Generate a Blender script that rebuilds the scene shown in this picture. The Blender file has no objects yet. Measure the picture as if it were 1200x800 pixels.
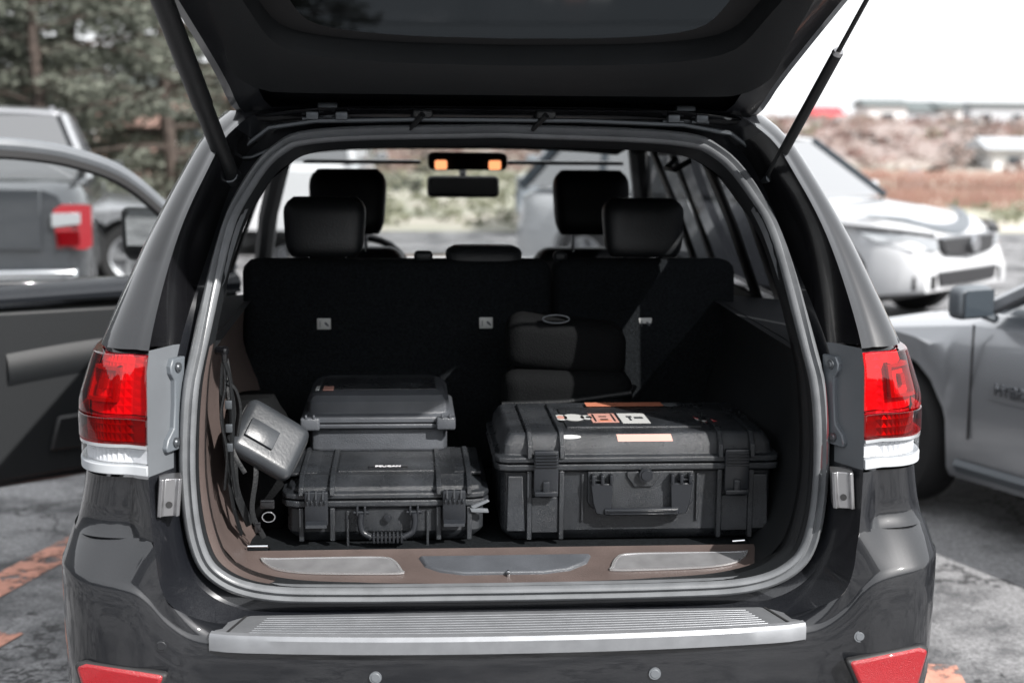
import bpy, bmesh, math, random
from mathutils import Vector, Matrix, noise
R = math.radians
S = bpy.context.scene
COL = S.collection
random.seed(7)

# ------------------------------------------------------------------ camera, sky, sun, exposure
cam_d = bpy.data.cameras.new('camera'); cam = bpy.data.objects.new('camera', cam_d); COL.objects.link(cam); S.camera = cam
cam_d.lens = 50; cam_d.sensor_width = 36; cam_d.clip_start = 0.05; cam_d.clip_end = 3000
_y, _p, _r = R(4.32), R(8.87), R(0.5)
F_ = Vector((math.sin(_y)*math.cos(_p), math.cos(_y)*math.cos(_p), -math.sin(_p)))
R_ = Vector((math.cos(_y), -math.sin(_y), 0)); U_ = R_.cross(F_)
R2 = R_*math.cos(_r) + U_*math.sin(_r); U2 = U_*math.cos(_r) - R_*math.sin(_r)
cm = Matrix((R2, U2, -F_)).transposed().to_4x4(); cm.translation = (-0.232, -3.0, 1.76)
cam.matrix_world = cm
cam_d.dof.use_dof = True; cam_d.dof.focus_distance = 3.32; cam_d.dof.aperture_fstop = 2.4

SUN_EL, SUN_AZ = R(38), R(41)          # azimuth measured from straight behind the camera (-Y) towards +X
sd = Vector((math.sin(SUN_AZ)*math.cos(SUN_EL), -math.cos(SUN_AZ)*math.cos(SUN_EL), math.sin(SUN_EL)))
W = bpy.data.worlds.new("World"); S.world = W; W.use_nodes = True
nt = W.node_tree; bg = nt.nodes['Background']; sky = nt.nodes.new('ShaderNodeTexSky'); sky.sky_type = 'NISHITA'
sky.sun_disc = False; sky.sun_elevation = SUN_EL; sky.sun_rotation = math.atan2(sd.x, sd.y)
sky.air_density = 1.0; sky.dust_density = 1.5; sky.ozone_density = 1.0
hs = nt.nodes.new('ShaderNodeHueSaturation'); hs.inputs['Saturation'].default_value = 0.22
nt.links.new(sky.outputs[0], hs.inputs['Color']); 
wm = nt.nodes.new('ShaderNodeMixRGB'); wm.inputs[0].default_value = 0.72; wm.inputs[2].default_value = (10.0, 10.2, 10.5, 1)   # thin bright overcast over the blue
nt.links.new(hs.outputs[0], wm.inputs[1]); nt.links.new(wm.outputs[0], bg.inputs[0]); bg.inputs[1].default_value = 0.12
sun_d = bpy.data.lights.new('sun', 'SUN'); sun_d.energy = 5.0; sun_d.angle = R(0.5); sun_d.color = (1, 0.965, 0.93)
sun = bpy.data.objects.new('sun', sun_d); COL.objects.link(sun); sun.rotation_euler = sd.to_track_quat('Z', 'Y').to_euler()
S.view_settings.view_transform = 'Standard'; S.view_settings.look = 'None'; S.view_settings.gamma = 1
S.view_settings.exposure = 0.5
S.render.engine = 'CYCLES'; S.cycles.use_denoising = True; S.cycles.max_bounces = 8; S.cycles.transparent_max_bounces = 16
S.cycles.sample_clamp_indirect = 4.0; S.cycles.caustics_reflective = False; S.cycles.caustics_refractive = False

# ------------------------------------------------------------------ materials
MATS = {}
def mat(name, col, rough=0.5, metal=0.0, coat=0.0, spec=0.5, var=0.0, vscale=8.0, bump=0.0, bscale=60.0, rvar=0.0, emit=None, es=0.0, col2=None, dust=0.0, cior=1.5):
    m = bpy.data.materials.new(name); m.use_nodes = True; n = m.node_tree.nodes; l = m.node_tree.links
    b = n['Principled BSDF']; b.inputs['Base Color'].default_value = (*col, 1); b.inputs['Roughness'].default_value = rough
    b.inputs['Metallic'].default_value = metal; b.inputs['Coat Weight'].default_value = coat; b.inputs['Coat Roughness'].default_value = 0.03; b.inputs['Coat IOR'].default_value = cior
    b.inputs['Specular IOR Level'].default_value = spec
    tc = n.new('ShaderNodeTexCoord')
    if var > 0 or col2:
        t = n.new('ShaderNodeTexNoise'); t.inputs['Scale'].default_value = vscale; t.inputs['Detail'].default_value = 6
        l.new(tc.outputs['Object'], t.inputs['Vector'])
        r = n.new('ShaderNodeValToRGB'); r.color_ramp.elements[0].position = 0.35; r.color_ramp.elements[1].position = 0.68
        c2 = col2 if col2 else tuple(min(1, c*(1+var)) for c in col)
        c1 = col if col2 else tuple(c*(1-var) for c in col)
        r.color_ramp.elements[0].color = (*c1, 1); r.color_ramp.elements[1].color = (*c2, 1)
        l.new(t.outputs['Fac'], r.inputs['Fac']); l.new(r.outputs['Color'], b.inputs['Base Color'])
    if rvar > 0:
        t = n.new('ShaderNodeTexNoise'); t.inputs['Scale'].default_value = 14; t.inputs['Detail'].default_value = 8; t.inputs['Roughness'].default_value = 0.7
        l.new(tc.outputs['Object'], t.inputs['Vector'])
        mr = n.new('ShaderNodeMapRange'); mr.inputs['From Min'].default_value = 0.3; mr.inputs['From Max'].default_value = 0.7
        mr.inputs['To Min'].default_value = max(0, rough-rvar); mr.inputs['To Max'].default_value = rough+rvar
        l.new(t.outputs['Fac'], mr.inputs['Value']); l.new(mr.outputs[0], b.inputs['Roughness'])
    if dust > 0:   # specks and film of road dust
        t = n.new('ShaderNodeTexNoise'); t.inputs['Scale'].default_value = 420; t.inputs['Detail'].default_value = 3
        l.new(tc.outputs['Object'], t.inputs['Vector'])
        t2 = n.new('ShaderNodeTexNoise'); t2.inputs['Scale'].default_value = 5; t2.inputs['Detail'].default_value = 7
        l.new(tc.outputs['Object'], t2.inputs['Vector'])
        ad = n.new('ShaderNodeMath'); ad.operation = 'MULTIPLY'; l.new(t.outputs['Fac'], ad.inputs[0]); l.new(t2.outputs['Fac'], ad.inputs[1])
        mr = n.new('ShaderNodeMapRange'); mr.inputs['From Min'].default_value = 0.20; mr.inputs['From Max'].default_value = 0.50
        mr.inputs['To Min'].default_value = 0; mr.inputs['To Max'].default_value = dust
        l.new(ad.outputs[0], mr.inputs['Value'])
        mx = n.new('ShaderNodeMixShader'); d = n.new('ShaderNodeBsdfDiffuse'); d.inputs['Color'].default_value = (0.26, 0.27, 0.285, 1)
        out = n['Material Output']; l.new(mr.outputs[0], mx.inputs[0]); l.new(b.outputs[0], mx.inputs[1]); l.new(d.outputs[0], mx.inputs[2]); l.new(mx.outputs[0], out.inputs[0])
    if bump > 0:
        t = n.new('ShaderNodeTexNoise'); t.inputs['Scale'].default_value = bscale; t.inputs['Detail'].default_value = 5
        l.new(tc.outputs['Object'], t.inputs['Vector'])
        bp = n.new('ShaderNodeBump'); bp.inputs['Strength'].default_value = bump; bp.inputs['Distance'].default_value = 0.004
        l.new(t.outputs['Fac'], bp.inputs['Height']); l.new(bp.outputs[0], b.inputs['Normal'])
    if emit: b.inputs['Emission Color'].default_value = (*emit, 1); b.inputs['Emission Strength'].default_value = es
    MATS[name] = m; return m
def glass(name, tint, refl_rough=0.02, base=0.06, gr=0.85):
    m = bpy.data.materials.new(name); m.use_nodes = True; n = m.node_tree.nodes; l = m.node_tree.links
    n.remove(n['Principled BSDF']); out = n['Material Output']
    t = n.new('ShaderNodeBsdfTransparent'); t.inputs[0].default_value = (*tint, 1)
    g = n.new('ShaderNodeBsdfGlossy'); g.inputs['Color'].default_value = (1, 1, 1, 1); g.inputs['Roughness'].default_value = refl_rough
    f = n.new('ShaderNodeLayerWeight'); f.inputs['Blend'].default_value = 0.5
    pw = n.new('ShaderNodeMath'); pw.operation = 'POWER'; pw.inputs[1].default_value = 4.0; l.new(f.outputs['Facing'], pw.inputs[0])
    a = n.new('ShaderNodeMath'); a.operation = 'MULTIPLY_ADD'; a.use_clamp = True; a.inputs[1].default_value = gr; a.inputs[2].default_value = base; l.new(pw.outputs[0], a.inputs[0])
    mx = n.new('ShaderNodeMixShader'); l.new(a.outputs[0], mx.inputs[0]); l.new(t.outputs[0], mx.inputs[1]); l.new(g.outputs[0], mx.inputs[2])
    l.new(mx.outputs[0], out.inputs[0]); MATS[name] = m; return m

mat('paint', (0.008, 0.009, 0.0115), 0.45, 0.15, 1.0, spec=0.3, var=0.3, vscale=900, dust=0.018, cior=1.58)
mat('paint_inner', (0.008, 0.009, 0.012), 0.35, 0.2, 0.6, dust=0.12)
mat('black_gloss', (0.005, 0.005, 0.006), 0.2, 0, 0.4, dust=0.03)
mat('black_plastic', (0.011, 0.012, 0.013), 0.42, bump=0.25, bscale=300)
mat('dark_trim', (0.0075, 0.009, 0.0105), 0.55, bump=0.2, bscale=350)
mat('grey_plastic', (0.135, 0.146, 0.158), 0.42, var=0.08)
mat('bracket_plastic', (0.12, 0.135, 0.15), 0.38)
mat('bolt', (0.10, 0.11, 0.12), 0.4, 0.6)
mat('rubber', (0.14, 0.147, 0.155), 0.30, var=0.12, vscale=20, bump=0.1, bscale=60)
mat('rubber_dark', (0.02, 0.02, 0.021), 0.6)
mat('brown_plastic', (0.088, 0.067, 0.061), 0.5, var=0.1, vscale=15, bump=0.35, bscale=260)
mat('carpet', (0.010, 0.0118, 0.0135), 0.95, spec=0.1, var=0.35, vscale=150, bump=0.9, bscale=420)
mat('leather', (0.013, 0.0145, 0.016), 0.42, bump=0.3, bscale=200)
mat('headliner', (0.014, 0.016, 0.0175), 0.9, spec=0.1)
mat('step_metal', (0.27, 0.28, 0.295), 0.46, 0.6, var=0.06, vscale=30, rvar=0.08)
mat('inlay', (0.33, 0.33, 0.34), 0.42, 0.6, var=0.12, vscale=25, rvar=0.08)
mat('inlay_rim', (0.75, 0.75, 0.76), 0.25, 0.8)
mat('chrome', (0.75, 0.76, 0.78), 0.12, 1.0)
mat('steel', (0.42, 0.42, 0.43), 0.3, 0.9)
mat('red_lens', (0.27, 0.005, 0.012), 0.12, 0, 1.0, bump=0.2, bscale=90)
mat('red_lens_deep', (0.12, 0.002, 0.004), 0.10, 0, 1.0)
mat('pink_lens', (0.70, 0.06, 0.10), 0.15, 0, 1.0, col2=(0.6, 0.02, 0.05), vscale=18)
mat('reflector', (0.30, 0.005, 0.010), 0.25, 0, 0.8, bump=0.5, bscale=500)
mat('clear_lens', (0.45, 0.47, 0.49), 0.12, 0.3, 1.0)
mat('lens_rib', (0.72, 0.73, 0.75), 0.35, 0.2, 0.5)
mat('white_plastic', (0.70, 0.71, 0.72), 0.35)
mat('case_black', (0.019, 0.0215, 0.025), 0.30, var=0.35, vscale=9, bump=0.5, bscale=520, rvar=0.09, dust=0.15)
mat('case_latch', (0.016, 0.018, 0.0215), 0.24, bump=0.15, bscale=300)
mat('case_grey', (0.075, 0.081, 0.091), 0.32, var=0.15, vscale=12, bump=0.4, bscale=420)
mat('sticker_white', (0.52, 0.53, 0.52), 0.4)
mat('sticker_orange', (0.55, 0.20, 0.12), 0.45, var=0.08)
mat('sticker_salmon', (0.55, 0.29, 0.24), 0.45, var=0.06)
mat('sticker_red', (0.62, 0.05, 0.06), 0.4)
mat('sticker_black', (0.02, 0.02, 0.02), 0.4)
mat('print_white', (0.8, 0.8, 0.82), 0.4)
mat('pouch', (0.036, 0.040, 0.045), 0.34, var=0.25, vscale=9, bump=0.12, bscale=120, rvar=0.05)
mat('fabric_black', (0.0045, 0.005, 0.0055), 0.85, spec=0.12, bump=0.6, bscale=250)
mat('strap', (0.010, 0.011, 0.012), 0.5, spec=0.3, bump=0.4, bscale=200)
mat('lamp_glow', (0.8, 0.3, 0.1), 0.4, emit=(1.0, 0.36, 0.15), es=1.1)
mat('asphalt_dummy', (0.2, 0.2, 0.2))
mat('white_paint', (0.52, 0.53, 0.545), 0.3, 0, 1.0)
mat('silver_paint', (0.34, 0.35, 0.37), 0.32, 0.45, 1.0)
mat('grey_paint', (0.040, 0.045, 0.052), 0.35, 0.4, 1.0, cior=1.8)
mat('steel_blue_paint', (0.30, 0.33, 0.36), 0.35, 0.4, 1.0)
mat('tyre', (0.018, 0.018, 0.019), 0.8)
mat('rim', (0.45, 0.46, 0.48), 0.3, 0.7)
mat('grille', (0.02, 0.02, 0.022), 0.4)
mat('bark', (0.065, 0.05, 0.042), 0.9, var=0.4, vscale=12, bump=0.8, bscale=30)
mat('rust_leaf', (0.26, 0.12, 0.08), 0.8, var=0.4, vscale=3)
mat('brick', (0.27, 0.175, 0.15), 0.85, var=0.2, vscale=6)
mat('house_white', (0.72, 0.72, 0.71), 0.7)
mat('house_grey', (0.42, 0.44, 0.46), 0.7)
mat('roof_dark', (0.12, 0.14, 0.14), 0.7)
mat('roof_red', (0.55, 0.06, 0.07), 0.6)
mat('window_dark', (0.04, 0.05, 0.06), 0.1)
mat('fence_rust', (0.30, 0.17, 0.135), 0.8, var=0.3, vscale=3)
mat('rock', (0.30, 0.28, 0.27), 0.85, var=0.3, vscale=3, bump=0.8, bscale=8)
glass('privacy_glass', (0.07, 0.073, 0.08), 0.02, 0.03, 0.3); glass('front_tint', (0.10, 0.105, 0.11), 0.02, 0.03, 0.3); glass('clear_glass', (0.86, 0.88, 0.88)); glass('gate_glass', (0.018, 0.020, 0.022), 0.08, 0.02)
glass('car_glass', (0.10, 0.11, 0.12), 0.02, 0.30); glass('bright_screen', (0.3, 0.32, 0.34), 0.05, 0.5); glass('red_glass', (0.88, 0.035, 0.06), 0.04, 0.05); glass('red_glass_deep', (0.62, 0.004, 0.006), 0.04, 0.05); glass('clear_cover', (0.92, 0.93, 0.94), 0.03, 0.06); glass('mirror_glass', (0.0, 0.0, 0.0), 0.01, 0.95)

def leaf_mat(name, c1, c2):
    m = mat(name, c1, 0.75, col2=c2, vscale=1.3); n = m.node_tree.nodes; l = m.node_tree.links
    b = n['Principled BSDF']; tr = n.new('ShaderNodeBsdfTranslucent'); mx = n.new('ShaderNodeMixShader'); mx.inputs[0].default_value = 0.3
    for lk in list(b.inputs['Base Color'].links): l.new(lk.from_socket, tr.inputs[0])
    l.new(b.outputs[0], mx.inputs[1]); l.new(tr.outputs[0], mx.inputs[2]); l.new(mx.outputs[0], n['Material Output'].inputs[0]); return m
leaf_mat('needles', (0.08, 0.09, 0.072), (0.23, 0.245, 0.20)); leaf_mat('brush_tan', (0.26, 0.195, 0.17), (0.38, 0.31, 0.28)); leaf_mat('brush_red', (0.22, 0.125, 0.105), (0.31, 0.20, 0.175))
leaf_mat('brush_dark', (0.07, 0.066, 0.06), (0.13, 0.115, 0.10)); mat('added_rise_dark', (0.020, 0.023, 0.026), 0.9, var=0.4, vscale=0.8); leaf_mat('brush_green', (0.22, 0.23, 0.16), (0.34, 0.34, 0.25))

def asphalt():
    m = bpy.data.materials.new('asphalt'); m.use_nodes = True; n = m.node_tree.nodes; l = m.node_tree.links; b = n['Principled BSDF']
    tc = n.new('ShaderNodeTexCoord')
    def tex(kind, scale, **k):
        t = n.new(kind); t.inputs['Scale'].default_value = scale
        for a, v in k.items():
            if a in t.inputs: t.inputs[a].default_value = v
        l.new(tc.outputs['Object'], t.inputs['Vector']); return t
    big = tex('ShaderNodeTexNoise', 1.7, Detail=8, Roughness=0.62); fine = tex('ShaderNodeTexNoise', 70, Detail=6, Roughness=0.7)
    r = n.new('ShaderNodeValToRGB'); e = r.color_ramp.elements; e[0].position = 0.38; e[0].color = (0.060, 0.062, 0.066, 1); e[1].position = 0.54; e[1].color = (0.28, 0.28, 0.285, 1)
    l.new(big.outputs['Fac'], r.inputs['Fac'])
    r2 = n.new('ShaderNodeValToRGB'); r2.color_ramp.elements[0].position = 0.3; r2.color_ramp.elements[0].color = (0.35, 0.35, 0.36, 1); r2.color_ramp.elements[1].position = 0.65; r2.color_ramp.elements[1].color = (1.3, 1.3, 1.3, 1)
    l.new(fine.outputs['Fac'], r2.inputs['Fac'])
    mu = n.new('ShaderNodeMixRGB'); mu.blend_type = 'MULTIPLY'; mu.inputs[0].default_value = 1; l.new(r.outputs[0], mu.inputs[1]); l.new(r2.outputs[0], mu.inputs[2])
    # cracks: distorted voronoi edges, filled with tar
    dn = tex('ShaderNodeTexNoise', 2.6, Detail=9, Roughness=0.65); mxv = n.new('ShaderNodeMixRGB'); mxv.inputs[0].default_value = 0.5; l.new(tc.outputs['Object'], mxv.inputs[1]); l.new(dn.outputs['Color'], mxv.inputs[2])
    v = n.new('ShaderNodeTexVoronoi'); v.feature = 'DISTANCE_TO_EDGE'; v.inputs['Scale'].default_value = 2.1; l.new(mxv.outputs[0], v.inputs['Vector'])
    cr = n.new('ShaderNodeMapRange'); cr.inputs['From Min'].default_value = 0.004; cr.inputs['From Max'].default_value = 0.03; l.new(v.outputs['Distance'], cr.inputs['Value'])
    m2 = n.new('ShaderNodeMixRGB'); m2.inputs[1].default_value = (0.035, 0.035, 0.037, 1); l.new(cr.outputs[0], m2.inputs[0]); l.new(mu.outputs[0], m2.inputs[2])
    l.new(m2.outputs[0], b.inputs['Base Color']); b.inputs['Roughness'].default_value = 0.75
    bp = n.new('ShaderNodeBump'); bp.inputs['Strength'].default_value = 0.8; bp.inputs['Distance'].default_value = 0.01; l.new(fine.outputs['Fac'], bp.inputs['Height']); l.new(bp.outputs[0], b.inputs['Normal'])
    MATS['asphalt'] = m
asphalt()
def worn_paint():
    m = mat('worn_line', (0.55, 0.27, 0.20), 0.8, var=0.15, vscale=20); n = m.node_tree.nodes; l = m.node_tree.links; b = n['Principled BSDF']
    tc = n.new('ShaderNodeTexCoord'); t = n.new('ShaderNodeTexNoise'); t.inputs['Scale'].default_value = 9; t.inputs['Detail'].default_value = 9; t.inputs['Roughness'].default_value = 0.75
    l.new(tc.outputs['Object'], t.inputs['Vector']); mr = n.new('ShaderNodeMapRange'); mr.inputs['From Min'].default_value = 0.43; mr.inputs['From Max'].default_value = 0.5
    l.new(t.outputs['Fac'], mr.inputs['Value']); tr = n.new('ShaderNodeBsdfTransparent'); mx = n.new('ShaderNodeMixShader')
    l.new(mr.outputs[0], mx.inputs[0]); l.new(tr.outputs[0], mx.inputs[1]); l.new(b.outputs[0], mx.inputs[2]); l.new(mx.outputs[0], n['Material Output'].inputs[0])
worn_paint()
def terrain_mat():
    m = bpy.data.materials.new('field'); m.use_nodes = True; n = m.node_tree.nodes; l = m.node_tree.links; b = n['Principled BSDF']
    tc = n.new('ShaderNodeTexCoord'); t = n.new('ShaderNodeTexNoise'); t.inputs['Scale'].default_value = 0.35; t.inputs['Detail'].default_value = 9; l.new(tc.outputs['Object'], t.inputs['Vector'])
    r = n.new('ShaderNodeValToRGB'); e = r.color_ramp.elements; e[0].position = 0.35; e[0].color = (0.30, 0.31, 0.24, 1); e[1].position = 0.62; e[1].color = (0.50, 0.46, 0.40, 1)
    x = r.color_ramp.elements.new(0.5); x.color = (0.42, 0.41, 0.34, 1); l.new(t.outputs['Fac'], r.inputs['Fac'])
    # reddish dry soil on the rising bank
    sp = n.new('ShaderNodeSeparateXYZ'); l.new(tc.outputs['Object'], sp.inputs[0]); mr = n.new('ShaderNodeMapRange'); mr.inputs['From Min'].default_value = 0.15; mr.inputs['From Max'].default_value = 0.7; l.new(sp.outputs['Z'], mr.inputs['Value'])
    mx = n.new('ShaderNodeMixRGB'); mx.inputs[2].default_value = (0.29, 0.235, 0.215, 1); l.new(mr.outputs[0], mx.inputs[0]); l.new(r.outputs[0], mx.inputs[1]); l.new(mx.outputs[0], b.inputs['Base Color']); b.inputs['Roughness'].default_value = 0.95
    MATS['field'] = m
terrain_mat()

# ------------------------------------------------------------------ mesh helpers
class MB:
    def __init__(s): s.v = []; s.f = []
    def add(s, vs, fs):
        o = len(s.v); s.v += [Vector(p) for p in vs]; s.f += [tuple(i+o for i in f) for f in fs]; return s
    def loft(s, rows, cu=False, cv=False, cap=False):
        n = len(rows[0]); o = len(s.v)
        for r in rows: s.v += [Vector(p) for p in r]
        m = len(rows)
        for i in range(m if cv else m-1):
            for j in range(n if cu else n-1):
                a = i; b = (i+1) % m; c = j; d = (j+1) % n
                s.f.append((o+a*n+c, o+a*n+d, o+b*n+d, o+b*n+c))
        if cap: s.f.append(tuple(o+j for j in range(n))[::-1]); s.f.append(tuple(o+(m-1)*n+j for j in range(n)))
        return s
    def box(s, c, d, M=None):
        x, y, z = d[0]/2, d[1]/2, d[2]/2
        vs = [Vector((a*x, b*y, e*z)) for a, b, e in ((-1,-1,-1),(1,-1,-1),(1,1,-1),(-1,1,-1),(-1,-1,1),(1,-1,1),(1,1,1),(-1,1,1))]
        if M: vs = [M @ v for v in vs]
        return s.add([v+Vector(c) for v in vs], [(0,3,2,1),(4,5,6,7),(0,1,5,4),(1,2,6,5),(2,3,7,6),(3,0,4,7)])
    def tube(s, path, r, seg=8, closed=False, flat=None):
        path = [Vector(p) for p in path]; rows = []; n = len(path); up = Vector((0, 0, 1)); prev = None
        for i, p in enumerate(path):
            t = (path[(i+1) % n]-path[i-1]) if closed else (path[min(i+1, n-1)]-path[max(i-1, 0)])
            t.normalize(); a = prev if prev is not None else (up if abs(t.dot(up)) < 0.95 else Vector((1, 0, 0)))
            b = t.cross(a).normalized(); a = b.cross(t).normalized(); prev = a
            rr = r(i/(n-1)) if callable(r) else r; f = flat or 1
            rows.append([p + a*math.cos(k*2*math.pi/seg)*rr*f + b*math.sin(k*2*math.pi/seg)*rr for k in range(seg)])
        return s.loft(rows, cu=True, cv=closed, cap=not closed)
    def cyl(s, p0, p1, r0, r1=None, seg=20): 
        r1 = r0 if r1 is None else r1; return s.tube([p0, p1], lambda t: r0+(r1-r0)*t, seg)
    def prism(s, outline, o, ax, ay, depth):   # outline in the plane (ax, ay) at o, extruded by the vector depth
        o, ax, ay, d = Vector(o), Vector(ax), Vector(ay), Vector(depth); n = len(outline)
        a = [o+ax*u+ay*v for u, v in outline]; b = [p+d for p in a]
        return s.add(a+b, [tuple(range(n))[::-1], tuple(range(n, 2*n))]+[(i, (i+1) % n, n+(i+1) % n, n+i) for i in range(n)])
def rbox_mb(c, d, r=0.01, seg=2, M=None):
    bm = bmesh.new(); bmesh.ops.create_cube(bm, size=1); bmesh.ops.scale(bm, vec=d, verts=bm.verts)
    bmesh.ops.bevel(bm, geom=bm.edges[:], offset=min(r, min(d)*0.49), segments=seg, profile=0.5, affect='EDGES')
    mb = MB(); bm.verts.ensure_lookup_table()
    vs = [(M @ v.co if M else v.co)+Vector(c) for v in bm.verts]; mb.add(vs, [tuple(v.index for v in f.verts) for f in bm.faces]); bm.free(); return mb
def rbox(mb, *a, **k): q = rbox_mb(*a, **k); mb.add(q.v, q.f); return mb
SPLIT = {'gutter':'gutter','pillars':'pillar','front_pad':'front_pad','latch_ribs':'latch_rib','sticker_print':'sticker_print','belt_guide':'belt_guide','latch_guard':'latch_guard','roof_rail':'roof_rail','clip':'clip','lens_ribs':'lens_rib',
         'rail':'rail','front_rib':'front_rib','grip_ribs':'grip_rib','shoulder_strap':'shoulder_strap','handle_lug':'handle_lug','label_print':'label_print','buckle':'buckle','wiring_hose':'wiring_hose'}
def islands(mb):
    par = list(range(len(mb.v)))
    def find(a):
        while par[a] != a: par[a] = par[par[a]]; a = par[a]
        return a
    for f in mb.f:
        r = find(f[0])
        for i in f[1:]: par[find(i)] = r
    key = {}
    for i, v in enumerate(mb.v):
        k = (round(v.x, 5), round(v.y, 5), round(v.z, 5))
        if k in key: par[find(i)] = find(key[k])
        else: key[k] = i
    groups = {}
    for f in mb.f: groups.setdefault(find(f[0]), []).append(f)
    out = []
    for fs_ in groups.values():
        m, mp = MB(), {}
        for f in fs_:
            for i in f:
                if i not in mp: mp[i] = len(m.v); m.v.append(mb.v[i])
            m.f.append(tuple(mp[i] for i in f))
        out.append(m)
    return out
def part(name, mb, m, parent=None, smooth=38, bevel=0, label=None, fix=True, solid=0):
    if name in SPLIT:
        new = SPLIT[name]; res = None; pcs = islands(mb)
        if len(pcs) > 1:
            for q in pcs: res = part_(new, q, m, parent, smooth, bevel, label, fix, solid)
            return res
        name = new
    return part_(name, mb, m, parent, smooth, bevel, label, fix, solid)
def part_(name, mb, m, parent=None, smooth=38, bevel=0, label=None, fix=True, solid=0):
    me = bpy.data.meshes.new(name); me.from_pydata([tuple(v) for v in mb.v], [], mb.f)
    if fix:
        bm = bmesh.new(); bm.from_mesh(me); bmesh.ops.remove_doubles(bm, verts=bm.verts, dist=1e-5); bmesh.ops.recalc_face_normals(bm, faces=bm.faces); bm.to_mesh(me); bm.free()
    me.materials.append(MATS[m])
    if smooth: me.polygons.foreach_set('use_smooth', [True]*len(me.polygons)); me.set_sharp_from_angle(angle=R(smooth))
    o = bpy.data.objects.new(name, me); COL.objects.link(o)
    if parent: o.parent = parent
    if label: o['label'] = label
    if solid: s = o.modifiers.new('s', 'SOLIDIFY'); s.thickness = solid; s.offset = 0
    if bevel: b = o.modifiers.new('b', 'BEVEL'); b.width = bevel; b.segments = 2; b.limit_method = 'ANGLE'; b.angle_limit = R(35)
    return o
def empty(name, loc=(0, 0, 0), rz=0, parent=None):
    o = bpy.data.objects.new(name, None); COL.objects.link(o); o.location = loc; o.rotation_euler = (0, 0, rz); o.empty_display_size = 0.1
    if parent: o.parent = parent
    return o
def tag(o, label=None, cat=None, group=None, kind=None):
    for k, v in (('label', label), ('category', cat), ('group', group), ('kind', kind)):
        if v: o[k] = v
    return o
def rename_dup(o): return o
def cr(pts, n):      # Catmull-Rom through pts, n samples per span
    P = [Vector(p) for p in pts]; out = []
    for i in range(len(P)-1):
        p0 = P[i-1] if i > 0 else P[0]*2-P[1]; p1, p2 = P[i], P[i+1]; p3 = P[i+2] if i+2 < len(P) else P[-1]*2-P[-2]
        for k in range(n):
            t = k/n; out.append(0.5*((2*p1)+(p2-p0)*t+(2*p0-5*p1+4*p2-p3)*t*t+(3*p1-p0-3*p2+p3)*t**3))
    out.append(P[-1]); return out
def mx(p): return Vector((-p[0], p[1], p[2]))
def interp(tab, z):
    if z <= tab[0][0]: return tab[0][1]
    for (a, x), (b, y) in zip(tab, tab[1:]):
        if z <= b: t = (z-a)/(b-a); return x+(y-x)*t
    return tab[-1][1]
def text_mesh(name, txt, size, M, m, parent, extrude=0.0005, bold=True):
    c = bpy.data.curves.new(name, 'FONT'); c.body = txt; c.size = size; c.extrude = extrude; c.align_x = 'CENTER'; c.align_y = 'CENTER'
    if bold: c.offset = size*0.02
    t = bpy.data.objects.new('tmp', c); COL.objects.link(t); bpy.context.view_layer.update()
    me = bpy.data.meshes.new_from_object(t.evaluated_get(bpy.context.evaluated_depsgraph_get())); bpy.data.objects.remove(t)
    me.transform(M); me.materials.clear(); me.materials.append(MATS[m]); o = bpy.data.objects.new(name, me); COL.objects.link(o); o.parent = parent; return o

# ------------------------------------------------------------------ the open SUV: rings round the tailgate opening (right half, bottom centre to top centre)
NS = 6
RA = [(0,.11,.648),(.5,.11,.648),(.645,.05,.655),(.73,.0,.705),(.765,-.005,.78),(.782,.015,.96),(.785,.04,1.14),(.782,.07,1.27),(.742,.19,1.475),(.69,.3,1.622),(.63,.42,1.735),(.5,.52,1.79),(0,.54,1.81)]
RB = [(0,.125,.655),(.5,.125,.655),(.62,.11,.672),(.695,.09,.73),(.726,.09,.81),(.742,.10,.96),(.742,.13,1.14),(.733,.17,1.26),(.686,.36,1.462),(.643,.46,1.608),(.59,.53,1.70),(.48,.56,1.75),(0,.57,1.77)]
RS = [(0,.10,.695),(.36,.10,.697),(.55,.10,.706),(.652,.10,.745),(.697,.10,.82),(.715,.11,.965),(.709,.13,1.14),(.692,.18,1.255),(.650,.3,1.465),(.612,.4,1.58),(.54,.49,1.680),(.42,.52,1.718),(0,.53,1.732)]
RT = [(0,.13,.704),(.36,.13,.708),(.53,.135,.722),(.622,.14,.76),(.66,.14,.83),(.682,.15,.965),(.678,.17,1.14),(.665,.21,1.255),(.625,.32,1.46),(.582,.43,1.565),(.52,.51,1.645),(.40,.55,1.682),(0,.56,1.695)]
hA, hB, hS, hT = (cr(r, NS) for r in (RA, RB, RS, RT))
def full(h): return h + [mx(p) for p in h[-2:0:-1]]
suv = empty('suv'); tag(suv, 'dark metallic SUV with its tailgate raised, seen from behind, packed with black cases', 'car')
rear = full(hS)
seal = MB(); prof = [(-.018,-.02),(-.018,.004),(-.014,.013),(-.008,.015),(-.004,.009),(.000,.007),(.003,.010),(.008,.016),(.014,.013),(.018,.003),(.018,-.02)]
rows = []; fs, fb, N = rear, full(hB), len(rear)
for i in range(N):
    t = (fs[(i+1) % N]-fs[i-1]).normalized(); d = (fb[i]-fs[i]); d -= t*d.dot(t); d.normalize(); d = Vector((d.x, d.y*0.15, d.z)).normalized(); nn = t.cross(d); nn.normalize()
    if nn.y > 0: nn = -nn
    rows.append([fs[i]+d*u+nn*h for u, h in prof])
seal.loft(rows, cv=True); part('weatherstrip', seal, 'rubber', suv, smooth=50)
for x0 in (-0.385, 0.46): pass
fl = MB(); fl.loft([[r[-1]+Vector((0, .004, 0)) for r in rows], fb], cu=True); part('opening_flange', fl, 'paint_inner', suv)
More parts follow.
